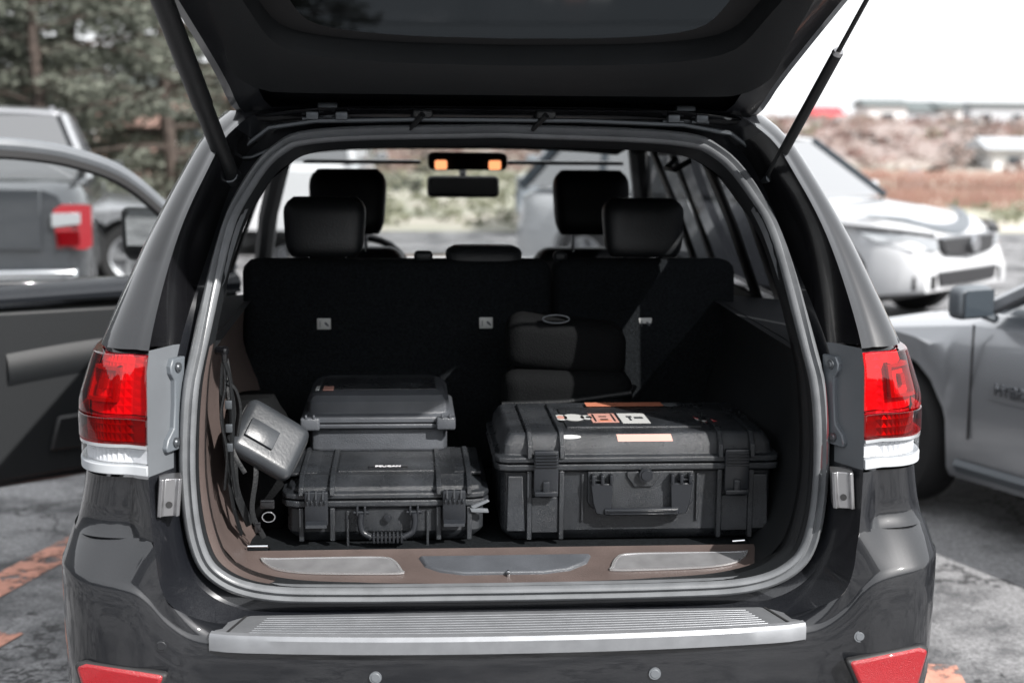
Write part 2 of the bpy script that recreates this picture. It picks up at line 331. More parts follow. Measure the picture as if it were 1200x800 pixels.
# gutter between flange and outer skin
def seg(i0, i1, h): return h[i0*NS:i1*NS+1]
def atz(h, z):          # point of a half ring at height z (rising part)
    for p, q in zip(h[2*NS:11*NS], h[2*NS+1:]):
        if p.z <= z <= q.z: return p.lerp(q, (z-p.z)/(q.z-p.z+1e-9))
    return h[11*NS] if z > 1.5 else h[2*NS]
def wall(i0, i1, side, a=hA, b=hB):
    A = [mx(p) if side < 0 else p.copy() for p in seg(i0, i1, a)]; B = [mx(p) if side < 0 else p.copy() for p in seg(i0, i1, b)]
    M = MB(); M.loft([A, [p.lerp(q, .5) for p, q in zip(A, B)], B]); return M
g = MB()
for s_ in (1, -1):
    for a_, b_ in ((0, 5), (10, 12)): w = wall(a_, b_, s_); g.add(w.v, w.f)
part('gutter', g, 'paint_inner', suv)
def atz(h, z):          # point of a half ring at height z (rising part)
    for p, q in zip(h[2*NS:11*NS], h[2*NS+1:]):
        if p.z <= z <= q.z: return p.lerp(q, (z-p.z)/(q.z-p.z+1e-9))
    return h[11*NS] if z > 1.5 else h[2*NS]
for s_ in (1, -1):
    part('pillar_trim', wall(7, 10, s_), 'black_gloss', suv)
    
    def wz(z0, z1, n_, off=0):
        M = MB(); rr = []
        for z in [z0+(z1-z0)*k/n_ for k in range(n_+1)]:
            A, B = atz(hA, z), atz(hB, z); rr.append([A, A.lerp(B, .5), B])
        M.loft(rr)
        if s_ < 0: M.v = [mx(p) for p in M.v]
        return M
    part('lamp_housing', wz(.995, 1.262, 6), 'grey_plastic', suv); part('gutter_side', wz(.94, .995, 2), 'paint_inner', suv)
    # bracket strip with two bolts, on the inner side of the lamp housing
    b0, b1 = atz(hB, 1.035), atz(hB, 1.235); a0, a1 = atz(hA, 1.035), atz(hA, 1.235)
    def hp(u, v): 
        z = 1.035+.2*v; A = atz(hA, z); B = atz(hB, z); p = A.lerp(B, u); return p
    nrm = (hp(1, .5)-hp(0, .5)).cross(Vector((0, 0, 1))).normalized()
    if nrm.y > 0: nrm = -nrm
    br = MB(); ring = []
    outl = [(1.12,0),(1.12,1),(.70,1),(.66,.92),(.70,.84),(.84,.76),(.86,.5),(.84,.24),(.62,.14),(.55,.05),(.6,0)]
    f3 = [hp(u, v)+nrm*.012 for u, v in outl]; b3 = [hp(u, v)-nrm*.01 for u, v in outl]; n_ = len(outl)
    br.add(f3+b3, [tuple(range(n_)), tuple(range(n_, 2*n_))[::-1]]+[(i, (i+1) % n_, n_+(i+1) % n_, n_+i) for i in range(n_)])
    if s_ < 0: br.v = [mx(p) for p in br.v]
    bro = part('lamp_bracket', br, 'bracket_plastic', suv, smooth=20, bevel=.003)
    for v in (.09, .9):
        c = hp(.9, v); c0, c1, c2 = c+nrm*.008, c+nrm*.016, c+nrm*.019
        M = MB(); M.cyl(c0, c1, .011, .011, 20); M.cyl(c1, c2, .0085, .006, 20)
        if s_ < 0: M.v = [mx(p) for p in M.v]
        part('bolt', M, 'bolt', bro)
    # striker plate with a round hole on the gutter wall
    def gp(u, z): return atz(hA, z).lerp(atz(hB, z), u)
    q = MB(); rt = Vector((-1, .22, 0)).normalized(); nn = Vector((-.22, -1, 0)).normalized(); up = Vector((-.10, -.02, 1)).normalized(); c = Vector((.742, .028, .948))
    prf = [(-.024,-.05),(-.024,.005),(-.017,.010),(-.011,.003),(.011,.003),(.017,.010),(.024,.005),(.024,-.05)]
    q.loft([[c+rt*u+nn*h+up*zz for u, h in prf] for zz in (-.042, .042)], cu=True, cap=True)
    if s_ < 0: q.v = [mx(p) for p in q.v]
    so = part('bump_stop_plate', q, 'steel', suv, smooth=25, bevel=.0015)
    q = MB(); q.cyl(c+nn*.002-up*.016, c+nn*.0045-up*.016, .0075, .0075, 18)
    if s_ < 0: q.v = [mx(p) for p in q.v]
    part('hole', q, 'rubber_dark', so)
# outer skin of the rear corners
XS = [(.28,.95),(.45,.99),(.62,1.0),(.74,1.008),(.79,1.004),(.86,.972),(.93,.956),(1.0,.944),(1.1,.950),(1.15,.949),(1.23,.926),(1.27,.914),(1.35,.886),(1.48,.834),(1.60,.780),(1.70,.735),(1.77,.69),(1.80,.64)]
YC = [(.5,.22),(.86,.22),(1.0,.24),(1.15,.26),(1.27,.33),(1.35,.42),(1.48,.5),(1.60,.58),(1.70,.66),(1.77,.74)]
def xs(z): return interp(XS, z)
def skin(z, t, off=0.0):       # t 0..1 round the corner from the opening edge to the flank
    A = atz(hA, z); X, Y = xs(z), interp(YC, z); yb = A.y+.02
    if z < 1.0: yb += .03*min(1, (1.0-z)/.1)*min(1, max(0, (z-.84)/.03))*min(1, t*12)
    a = t*math.pi/2; e = .62
    x = A.x+(X-A.x)*(math.sin(a)**e); y = yb+(Y-yb)*(1-math.cos(a)**e)
    if t < .06: y = A.y+(y-A.y)*(t/.06)
    n = Vector((math.sin(a)**1.3, -math.cos(a)**1.3, 0)).normalized()
    return Vector((x, y, z))+n*off
TS = [0, .03, .06, .1, .16, .24, .32, .4, .48, .56, .64, .72, .8, .88, .94, 1.0]
def zs(a, b, n): return [a+(b-a)*i/n for i in range(n+1)]
def body_patch(z0, z1, n, extra=True):
    M = MB(); rows = []
    for z in zs(z0, z1, n):
        r = [skin(z, t) for t in TS]
        if extra: r += [Vector((xs(z), interp(YC, z)+d, z)) for d in ((.03,.06,.09) if z > 1.26 and z < 1.62 else (.08,.16,.24))]
        rows.append(r)
    M.loft(rows); return M
for s_ in (1, -1):
    M = body_patch(.855, .99, 8); K = body_patch(1.262, 1.775, 20); M.add(K.v, K.f)
    # strip behind the lamp so nothing shows through
    K = body_patch(.99, 1.262, 8); K.v = [v+Vector((-.004, .03, 0)) for v in K.v]; M.add(K.v, K.f)
    if s_ < 0: M.v = [mx(p) for p in M.v]
    part('quarter_panel', M, 'paint', suv, smooth=45)
    # tail lamp
    lamp = empty('tail_light', parent=suv)
    def lens(z0, z1, t0, t1, off, n=5, nt_=14):
        M = MB(); f = [[skin(z, t0+(t1-t0)*k/nt_, off) for k in range(nt_+1)] for z in zs(z0, z1, n)]
        b = [[skin(z, t0+(t1-t0)*k/nt_, off-.02) for k in range(nt_+1)] for z in zs(z0, z1, n)]
        M.loft(f); 
        M.loft([f[0], b[0]]); M.loft([f[-1], b[-1]]); M.loft([[r[0] for r in f], [r[0] for r in b]]); M.loft([[r[-1] for r in f], [r[-1] for r in b]])
        if s_ < 0: M.v = [mx(p) for p in M.v]
        return M
    # inner reflectors sit behind coloured outer lenses
    def cells(z0, z1, t0, t1, nz_, nt2, off, m, nm, puff=.0022):
        M = MB()
        for i in range(nz_):
            for j in range(nt2):
                za, zb = z0+(z1-z0)*i/nz_, z0+(z1-z0)*(i+1)/nz_; ta, tb = t0+(t1-t0)*j/nt2, t0+(t1-t0)*(j+1)/nt2
                q = [skin(za, ta, off), skin(za, tb, off), skin(zb, tb, off), skin(zb, ta, off), skin((za+zb)/2, (ta+tb)/2, off-puff)]
                M.add(q, [(0,1,4),(1,2,4),(2,3,4),(3,0,4)])
        if s_ < 0: M.v = [mx(p) for p in M.v]
        return part(nm, M, m, lamp, smooth=0)
    cells(1.122, 1.250, .0, .66, 7, 11, -.014, 'lens_rib', 'reflector_cells'); cells(1.122, 1.250, .66, 1.0, 5, 5, -.010, 'reflector', 'side_reflector', .003)
    cells(1.066, 1.119, .0, 1.0, 3, 22, -.006, 'clear_lens', 'brake_cells', .003)
    Mi = lens(1.150, 1.225, .16, .20, .002, 2, 2); 
    for q_ in (lens(1.150, 1.225, .54, .58, .002, 2, 2), lens(1.150, 1.158, .16, .58, .002, 1, 6), lens(1.217, 1.225, .16, .58, .002, 1, 6), lens(1.175, 1.200, .33, .41, -.002, 2, 3)): Mi.add(q_.v, q_.f)
    part('light_guide', Mi, 'reflector', lamp)
    part('red_lens', lens(1.122, 1.252, .0, 1, .012, 6, 24), 'red_glass', lamp, bevel=.003)
    part('brake_lens', lens(1.066, 1.119, .0, 1, .013, 3, 24), 'red_glass_deep', lamp, bevel=.002)
    part('lens_rim', lens(1.056, 1.063, .0, 1, .012), 'clear_lens', lamp)
    cells(1.022, 1.054, .0, .9, 1, 17, -.002, 'lens_rib', 'reverse_cells', .004)
    part('reverse_lens', lens(1.022, 1.054, .0, .9, .010, 3, 18), 'clear_cover', lamp, bevel=.002)
    part('lamp_base', lens(.998, 1.019, .0, 1, .012, 2, 24), 'house_grey', lamp, bevel=.002)
    # lower flank
# bumper: shelf strip U -> E, then the face
U = [(.5,.108,.647)] + [tuple(p) for p in seg(2, 4, hA)[::3]] + [(.779,.004,.855),(.84,.04,.856),(.91,.07,.857),(.965,.13,.857),(.983,.24,.858),(.983,.55,.86)]
Eg = [(.5,-.020,.636),(.62,-.004,.636),(.695,.0,.647),(.748,-.006,.686),(.786,-.012,.735),(.815,-.014,.760),(.86,-.008,.772),(.925,.012,.780),(.975,.07,.786),(1.004,.20,.788),(1.006,.55,.79)]
U = U[:1]+U[1:]
while len(U) > len(Eg): U.pop(2)
cU, cE = cr(U, 5), cr(Eg, 5)
bump = MB()
def face_rows(c):
    rows = []
    for dz, dy in ((0,0),(-.006,-.004),(-.016,-.006),(-.06,-.007),(-.12,-.006),(-.2,.0)):
        rows.append([Vector((p.x+(.003 if p.y > .06 else 0), p.y+dy, p.z+dz)) for p in c])
    for zt, dy, sx in ((.50,.0,1),(.46,.01,.998),(.43,.03,.99),(.33,.05,.975),(.28,.09,.96)):
        rows.append([Vector((p.x*sx, p.y+dy, zt)) for p in c])
    return rows
for s_ in (1, -1):
    M = MB(); M.loft([cU, [a.lerp(b, .5)+Vector((0, 0, .006)) for a, b in zip(cU, cE)], [a.lerp(b, .93)+Vector((0, 0, .001)) for a, b in zip(cU, cE)]]+face_rows(cE))
    if s_ < 0: M.v = [mx(p) for p in M.v]
    bump.add(M.v, M.f)
mid = [Vector((x, -.020-.022*(1-(x/.5)**2), .636)) for x in [-.5+.05*i for i in range(21)]]
top = [Vector((p.x, .108, .645)) for p in mid]
bump.loft([top, mid]+face_rows(mid))
part('bumper', bump, 'paint', suv, smooth=50)
# groove low on the bumper + reflectors
for s_ in (1, -1):
    o2 = [(.750,.573),(.925,.589),(.950,.580),(.925,.490),(.790,.485)]
    def by(x): return -.012+.012*max(0, (x-.6)/.3)**2+max(0, x-.86)*.35
    f3 = [Vector((x*s_, by(x)-.036, z)) for x, z in o2]; b3 = [p+Vector((0, .03, 0)) for p in f3]
    M = MB(); M.add(f3+b3, [(0,1,2,3,4),(9,8,7,6,5)]+[(i, (i+1) % 5, 5+(i+1) % 5, 5+i) for i in range(5)])
    part('rear_reflector', M, 'reflector', suv, smooth=20, bevel=.010); cn = sum(f3, Vector())/5; Q_ = MB(); Q_.loft([[cn+(p-cn)*1.05+Vector((0, .004, 0)) for p in f3], [cn+(p-cn)*1.05+Vector((0, .03, 0)) for p in f3]], cu=True, cap=True); part('reflector_rim', Q_, 'rubber_dark', suv, smooth=20, bevel=.008)
for x, z in ((-.30,.559),(.314,.555),(-.761,.630),(.782,.622)):
    M = MB(); y = -.043 if abs(x) < .5 else -.016
    M.cyl((x, y+.01, z), (x, y-.0015, z), .0135, .0135, 24); M.cyl((x, y-.0015, z), (x, y-.003, z), .0105, .009, 24)
    ps = part('parking_sensor', M, 'grey_plastic' if x > -.7 else 'paint', suv, smooth=30)
# step plate
outl = [(-.640,.105),(-.672,.02),(-.668,-.012)]
ful = []
N_ = 34
back = [Vector((-.610+1.220*k/N_, .102, 0)) for k in range(N_+1)]
front = [Vector((-.660+1.320*k/N_, -.020-.043*(1-(abs(k/N_-.5)*2)**2.2)+(.010 if k in (0, N_) else .002 if k in (1, N_-1) else 0), 0)) for k in range(N_+1)]
st = MB(); zt = .652
st.loft([[p+Vector((0, 0, zt-.012)) for p in back], [p+Vector((0, 0, zt)) for p in back], [b.lerp(f, .86)+Vector((0, 0, zt)) for b, f in zip(back, front)],
         [b.lerp(f, .90)+Vector((0, 0, zt+.004)) for b, f in zip(back, front)], [b.lerp(f, .97)+Vector((0, 0, zt+.001)) for b, f in zip(back, front)], [f+Vector((0, -.001, zt-.008)) for f in front], [f+Vector((0, -.002, zt-.036)) for f in front],
         [f+Vector((0, .012, zt-.040)) for f in front]])
for k in (0, N_):
    st.add([back[k]+Vector((0,0,zt-.012)), back[k]+Vector((0,0,zt)), front[k]+Vector((0,0,zt-.004)), front[k]+Vector((0,0,zt-.04))], [(0,1,2,3)])
sp = part('step_plate', st, 'step_metal', suv, smooth=28)
for k in range(8):
    a, b = .10+k*.095, .10+k*.095+.050
    M = MB(); r0 = [bb.lerp(ff, a) for bb, ff in zip(back[2:-2], front[2:-2])]; r1 = [bb.lerp(ff, b) for bb, ff in zip(back[2:-2], front[2:-2])]; z = Vector((0, 0, 1))
    M.loft([[p+z*(zt-.001) for p in r0], [p.lerp(q, .2)+z*(zt+.0008) for p, q in zip(r0, r1)], [p.lerp(q, .8)+z*(zt+.0008) for p, q in zip(r0, r1)], [p+z*(zt-.001) for p in r1]])
    part('tread_rib', M, 'step_metal', sp, smooth=25)
for sx in (-1, 1):
    M = MB(); M.prism([(0,0),(.006,0),(.006,.100),(0,.100)], (sx*.622-.003, -.004, zt+.0005), (1,0,0), (sx*-.30,1,0), (0,0,.0015)); part('end_groove', M, 'rubber_dark', sp)
# flank, doors, roof, pillars
def flank(s_, y0, y1, ztop, side_x=None, wheels=()):
    M = MB(); rows = []; n = max(2, int((y1-y0)/.06))
    for i in range(n+1):
        y = y0+(y1-y0)*i/n; zb = .34
        for wy in wheels:
            d = abs(y-wy)
            if d < .45: zb = max(zb, .38+math.sqrt(max(0, .44**2-d*d)) if d < .44 else zb)
        taper = -.10*max(0, (y-3.4)/1.3)**2
        rows.append([Vector((s_*(xs(z)+taper), y, z)) for z in [zb+(ztop-zb)*k/8 for k in range(9)]])
    M.loft(rows); return M
for s_ in (1, -1):
    part('rear_fender', flank(s_, .54, 1.45, 1.19, wheels=(1.0,)), 'paint', suv)
    part('rear_door', flank(s_, 1.455, 2.345, 1.19), 'paint', suv)
    part('front_fender', flank(s_, 3.36, 4.6, 1.10, wheels=(3.92,)), 'paint', suv)
part('front_door', flank(1, 2.355, 3.35, 1.19), 'paint', suv)
rf = MB(); rows = []
for y in [.60,.65,.8,1.1,1.5,2.0,2.4,2.6,2.72]:
    zc = 1.825-.02*abs(y-1.3)-.05*max(0, y-2.2)
    xr = .60 if y < .55 else .62
    rows.append([Vector((x*(.69 if y > .7 else .63+.1*(y-.5)*1.5), y, zc-.075*abs(x)**3)) for x in [-1+.1*k for k in range(21)]])
rf.loft(rows); part('roof', rf, 'paint', suv, solid=.012)
rl = MB(); rli = MB()
for s_ in (1, -1):
    rl.loft([[Vector((s_*(.69), y, 1.735-.04*max(0, y-2.2))), Vector((s_*.735, y, 1.70-.04*max(0, y-2.2))), Vector((s_*.765, y, 1.64-.04*max(0, y-2.2)))] for y in [.7, 1.5, 2.3, 2.75]])
    # C, B pillar blocks and A pillar
    for y in (1.40, 2.35):
        rl.loft([[Vector((s_*x, y+d, z)) for x, z in ((.765,1.65),(.86,1.44),(.955,1.19))] for d in (-.05, .05)])
        rli.loft([[Vector((s_*(x-.07), y+d, z)) for x, z in ((.765,1.65),(.86,1.44),(.955,1.19))] for d in (-.06, .06)])
    rl.tube([(s_*.70, 2.72, 1.66), (s_*.76, 3.0, 1.53), (s_*.83, 3.3, 1.34), (s_*.88, 3.56, 1.12)], .038, 8)
part('pillars', rl, 'dark_trim', suv, solid=.01); SPLIT['inner_pillars'] = 'inner_pillar'; part('inner_pillars', rli, 'dark_trim', suv, solid=.01)
def pane(name, pts, m='privacy_glass'):
    M = MB(); M.add(pts, [tuple(range(len(pts)))]); part(name, M, m, suv, smooth=0)
for s_ in (1, -1):
    pane('quarter_glass', [(s_*.950,.50,1.21),(s_*.955,1.35,1.20),(s_*.768,1.35,1.65),(s_*.785,.74,1.63)])
    pane('rear_door_glass', [(s_*.955,1.45,1.20),(s_*.955,2.30,1.20),(s_*.768,2.30,1.65),(s_*.768,1.45,1.65)])
pane('front_door_glass', [(.955,2.40,1.20),(.925,3.3,1.18),(.80,3.12,1.42),(.745,2.75,1.62),(.762,2.40,1.65)], 'front_tint')
wsg = MB(); wsg.loft([[(x*.68, 2.74+.06*(1-x*x), 1.655+.01*(1-x*x)) for x in [-1+.2*k for k in range(11)]], [(x*.84, 3.5+.2*(1-x*x), 1.12) for x in [-1+.2*k for k in range(11)]]])
part('windshield', wsg, 'clear_glass', suv)
hood = MB(); hood.loft([[(x*(.86-.1*max(0, (y-4.2)/.5)), y, 1.10-.06*abs(x)**3-.03*(y-3.5)-.12*max(0, (y-4.3)/.4)**2) for x in [-1+.1*k for k in range(21)]] for y in (3.5,3.7,4.0,4.3,4.5,4.66)])
part('hood', hood, 'paint', suv)
fr = MB(); fr.box((0, 4.62, .68), (1.7, .12, .6)); part('front_bumper', fr, 'paint', suv, bevel=.03)
ub = MB(); ub.box((0, 2.4, .42), (1.5, 4.2, .16)); part('underbody', ub, 'dark_trim', suv)
def wheel_geo(mb_t, mb_r, c, ax, r=.37, w=.24):
    ax = Vector(ax).normalized(); c = Vector(c); u = ax.cross(Vector((0,0,1))).normalized(); v = Vector((0,0,1))
    def ringp(rad, off, n=36): return [c+ax*off+(u*math.cos(2*math.pi*k/n)+v*math.sin(2*math.pi*k/n))*rad for k in range(n)]
    mb_t.loft([ringp(r*.66, w*.46), ringp(r*.72, w*.5), ringp(r*.93, w*.5), ringp(r, w*.36), ringp(r, -w*.36), ringp(r*.93, -w*.5), ringp(r*.66, -w*.46)], cu=True)
    mb_r.loft([ringp(r*.66, w*.46), ringp(r*.60, w*.42), ringp(r*.58, w*.1), ringp(r*.1, w*.08)], cu=True)
    for k in range(5):
        a = 2*math.pi*k/5; d = u*math.cos(a)+v*math.sin(a); p = ax.cross(d)
        q = [c+ax*(w*.40)+d*(r*.08)+p*r*.10, c+ax*(w*.44)+d*(r*.62)+p*r*.075, c+ax*(w*.44)+d*(r*.62)-p*r*.075, c+ax*(w*.40)+d*(r*.08)-p*r*.10]
        mb_r.add(q+[x-ax*w*.15 for x in q], [(0,1,2,3),(7,6,5,4),(0,4,5,1),(1,5,6,2),(2,6,7,3),(3,7,4,0)])
    mb_r.cyl(c+ax*w*.3, c+ax*w*.46, r*.14, r*.12, 14)
def wheels_for(root, spots, r, w=.22):
    for c, ax in spots:
        t, q = MB(), MB(); wheel_geo(t, q, c, ax, r, w); h = empty('wheel', parent=root); part('tyre', t, 'tyre', h); part('rim', q, 'rim', h)
wheels_for(suv, [((s_*.86, y, .38), (s_, 0, 0)) for s_ in (1, -1) for y in (1.0, 3.92)], .38)

# interior ------------------------------------------------------------
inn = lambda s_, p: Vector((s_*p[0], p[1], p[2]))
fT = full(hT)
lip = MB(); lip.loft([[r[0]+Vector((0, .012, 0)) for r in rows_] for rows_ in [rows[0:0]]] if False else [[r[0] for r in [rows[0]]]]*2) if False else None
M = MB()
# rows was overwritten by later code, so rebuild the seal's inner edge
srow = []
for i in range(N):
    t = (fs[(i+1) % N]-fs[i-1]).normalized(); d = (fb[i]-fs[i]); d -= t*d.dot(t); d.normalize(); d = Vector((d.x, d.y*0.15, d.z)).normalized(); srow.append(fs[i]-d*.019)
M.loft([srow, [a.lerp(b, .6)+Vector((0, .002, 0)) for a, b in zip(srow, fT)], fT, [p+Vector((0, .03, 0)) for p in fT]], cu=True)
part('opening_trim', M, 'dark_trim', suv)
for s_ in (1, -1):
    a_ = [mx(p) if s_ < 0 else p.copy() for p in seg(2, 7, hT)]; b_ = [p.copy() for p in srow[2*NS:7*NS+1]] if s_ > 0 else [mx(p) for p in srow[2*NS:7*NS+1]]
    M = MB(); M.loft([[q.lerp(p, .35)+Vector((0, -.002, 0)) for p, q in zip(a_, b_)], [q.lerp(p, .7)+Vector((0, -.003, 0)) for p, q in zip(a_, b_)], [p+Vector((0, -.002, 0)) for p in a_], [p+Vector((0, .03, 0)) for p in a_]])
    part('lower_trim_edge', M, 'brown_plastic' if s_ < 0 else 'dark_trim', suv)  # right edge is brown too; its shade is painted in with the dark trim
    # lower side wall: from trim ring forward with a wheelhouse bulge
    M = MB(); rows_ = []
    for k in range(19):
        y = .17+(1.30-.17)*k/18; row = []
        for j in range(15):
            z = .72+(1.235-.72)*j/14; T = atz(hT, max(z, .74)); x0 = T.x; yy = T.y+.02+(y-.17)*(1.30-T.y-.02)/(1.13)
            bl = math.exp(-((yy-.85)/.34)**4)*(1 if z < 1.0 else max(0, 1-(z-1.0)/.1)**.5)
            x = x0+.012*min(1, (yy-.17)/.2)-.055*bl*min(1, max(0, (yy-.30)/.12))
            x += .05*max(0, min(1, (yy-.16)/.2))*(1 if z > .98 else 0)*min(1, max(0, (z-.98)/.08))*(0.3)
            row.append(Vector((s_*x, yy, z)))
        rows_.append(row)
    M.loft(rows_); part('side_trim', M, 'brown_plastic' if s_ < 0 else 'dark_trim', suv)  # same brown wall both sides; the right one's shade is put into its colour
    # window ledge and D pillar inner trim
    M = MB(); M.loft([[inn(s_, (atz(hT, 1.235).x, .23, 1.235)), inn(s_, (.945, .42, 1.225))], [inn(s_, (.68, 1.3, 1.235)), inn(s_, (.945, 1.3, 1.215))]])
    rr = []
    for z in zs(1.235, 1.66, 9):
        T = atz(hT, z); wy = .50+(.74-.50)*(z-1.22)/.42
        rr.append([inn(s_, (T.x, T.y+.01, z)), inn(s_, (T.x+.03, T.y+.08, z)), inn(s_, (xs(z)-.045, wy-.04, z)), inn(s_, (xs(z)-.03, wy, z))])
    M.loft(rr)
    M.loft([[inn(s_, (.75, y, 1.64)), inn(s_, (.60, y, 1.675))] for y in (.55, 1.3, 2.7)])
    part('upper_side_trim', M, 'dark_trim', suv)
    # door inner skins
    dd = MB(); dd.loft([[inn(s_, (.90, y, z)) for z in (.45,.8,1.0,1.2)] for y in (1.3, 2.33)])
    if s_ > 0: dd.loft([[inn(s_, (.90, y, z)) for z in (.45,.8,1.0,1.18)] for y in (2.36, 3.4)])
    dd.loft([[inn(s_, (.70, 1.3, z)), inn(s_, (.92, 1.3, z))] for z in (.45, 1.2)])
    part('door_trim', dd, 'dark_trim', suv)
    # reading height details: grab handle, seams
    M = MB(); M.tube([inn(s_, (.70, 1.65, 1.63)), inn(s_, (.66, 1.7, 1.60)), inn(s_, (.66, 1.85, 1.60)), inn(s_, (.70, 1.9, 1.63))], .010, 8); part('grab_handle', M, 'dark_trim', suv)
M = MB(); M.loft([[Vector((x*.62, y, zz-.02*abs(x)**3)) for x in [-1+.2*k for k in range(11)]] for y, zz in ((.57,1.70),(.9,1.72),(1.5,1.72),(2.2,1.70),(2.74,1.64))])
part('headliner', M, 'headliner', suv)
M = MB(); M.loft([[Vector((x, y, z)) for x in (-.70, -.35, 0, .35, .70)] for y, z in ((.29,.735),(.6,.738),(1.12,.740))]); part('cargo_floor', M, 'carpet', suv)
M = MB(); M.box((0, 2.2, .55), (1.76, 2.4, .04)); part('cabin_floor', M, 'carpet', suv)
# sill trim with metal inlays
M = MB()
xv = [-.665+.0665*k for k in range(21)]
def sillz(x, y): return .700+(y-.125)*.22+.012*max(0, (abs(x)-.52)/.14)**2
M.loft([[Vector((x*(1-.03*(y < .14)), y, sillz(x, y) if y < .30 else .742)) for x in xv] for y in (.118,.14,.18,.22,.26,.285,.30)]+[[Vector((x, .302, .73)) for x in xv]])
sill = part('sill_trim', M, 'brown_plastic', suv, smooth=50)
def inlay(x0, x1, mirror=1, mat_='inlay', name='sill_inlay', rim=True):
    # rounded blade outline on the sloping sill
    L = x1-x0; o = []
    pts = [(0,.262),(L*.5,.264),(L*.86,.262),(L*.95,.245),(L,.205),(L*.985,.188),(L*.6,.190),(L*.3,.198),(L*.12,.215),(L*.03,.24)]
    c = [(p.x, p.y) for p in cr([(a, b, 0) for a, b in pts+[pts[0]]], 4)[:-1]]
    cc = [Vector(((x0+u) if mirror > 0 else (x1-u), y, 0)) for u, y in c]
    def up(p, h): return Vector((p.x, p.y, sillz(p.x, p.y)+h+.0015))
    n = len(cc); cen = sum(cc, Vector())/n
    if rim:
        M = MB(); M.loft([[up(p, 0) for p in cc], [up(p, .004) for p in cc], [up(p.lerp(cen, .045), .004) for p in cc], [up(p.lerp(cen, .05), .001) for p in cc]], cu=True); ro = part('inlay_rim', M, 'inlay_rim', sill, smooth=30)
    M = MB(); M.add([up(p.lerp(cen, .03), .0025) for p in cc], [tuple(range(n))]); part(name, M, mat_, sill)
inlay(-.575, -.243, 1); inlay(.250, .590, -1)
# centre latch cover: shallow raised pad with a small chrome striker
pad = [(-.205,.262),(.21,.262),(.195,.225),(.15,.195),(.09,.182),(-.10,.182),(-.155,.196),(-.19,.22)]
n = len(pad); M = MB(); A = [Vector((x, y, sillz(x, y)-.001)) for x, y in pad]; B = [Vector((x*.97, y*.97+.006, sillz(x, y)+.007)) for x, y in pad]
M.loft([A, B], cu=True); M.add(B, [tuple(range(n))]); part('latch_cover', M, 'case_grey', sill, smooth=25, bevel=.003)
M = MB(); rbox(M, (.004, .176, sillz(0, .176)+.006), (.008, .012, .016), .003); part('latch_striker', M, 'chrome', sill)
# tie-down loop and tag
M = MB(); M.tube([(-.612,.312,.740),(-.608,.305,.752),(-.562,.305,.752),(-.558,.312,.740)], .0035, 8); part('tie_down_loop', M, 'chrome', suv)
M = MB(); M.tube([(.560,.300,.750),(.590,.300,.752)], .003, 8); part('tie_down_bar', M, 'chrome', suv)
# rear seat -----------------------------------------------------------
rs = empty('rear_seat', parent=suv)
def seat_back(x0, x1, z0, z1, y, name='seat_back'):
    M = MB(); tl = Matrix.Rotation(R(-12), 3, 'X'); rbox(M, ((x0+x1)/2, y+.06+(z0-z1)*0, (z0+z1)/2), (x1-x0, .13, z1-z0), .035, 3)
    for v in M.v: v.y += (v.z-z0)*.10
    return part(name, M, 'carpet', rs)
seat_back(-.705, .198, .74, 1.350, 1.08); seat_back(.204, .745, .74, 1.352, 1.075)
for x, z in ((-.469, 1.169), (.002, 1.171), (.473, 1.169)):
    y = 1.073+(z-.74)*.10; M = MB(); rbox(M, (x, y, z), (.040, .006, .033), .004, 2); tg = part('anchor_label', M, 'sticker_white', rs)
    M = MB(); M.prism([(.001,.004),(.006,.006),(.015,-.004),(.013,-.008),(.004,-.002)], (x, y-.0045, z), (1,0,0), (0,0,1), (0,.001,0)); M.prism([(-.012,-.009),(-.010,-.009),(-.010,.008),(-.012,.008)], (x, y-.0045, z), (1,0,0), (0,0,1), (0,.001,0)); part('label_print', M, 'bolt', rs)
def headrest(x, y, z0, z1, w, root, d=.12, post=True, zs_=None):
    M = MB(); rows_ = []
    for k in range(13):
        t = k/12; z = z0+(z1-z0)*t; sc = (1-abs(2*t-1)**5)**.5 if 0 < t < 1 else 0.25
        sc = max(sc, .45); ww = w/2*(1-.10*(1-t))*(.55+.45*sc) if t > .5 else w/2*(.9+.1*t)*(.75+.25*sc); dd_ = d/2*(.4+.6*sc)
        rows_.append([Vector((x+ww*math.copysign(abs(math.cos(a))**.45, math.cos(a)), y+dd_*math.copysign(abs(math.sin(a))**.6, math.sin(a))+(t-.5)*.03, z)) for a in [2*math.pi*i/28 for i in range(28)]])
    M.loft(rows_, cu=True, cap=True); h = part('headrest', M, 'leather', root, smooth=60)
    if post:
        for dx in (-w*.22, w*.22):
            P = MB(); P.cyl((x+dx, y, z0-.13), (x+dx, y, z0+.02), .007, .007, 10); part('headrest_post', P, 'chrome', root)
headrest(-.470, 1.24, 1.357, 1.528, .25, rs); headrest(.480, 1.24, 1.357, 1.528, .252, rs); headrest(0, 1.22, 1.30, 1.388, .235, rs, post=False)
M = MB(); rbox(M, (-.18, 1.19, 1.36), (.055, .05, .03), .012, 3); rbox(M, (.225, 1.19, 1.36), (.04, .05, .03), .012, 3); part('belt_guide', M, 'dark_trim', rs)
M = MB(); rbox(M, (0, 1.42, .80), (1.4, .5, .18), .05, 3); part('seat_cushion', M, 'leather', rs)
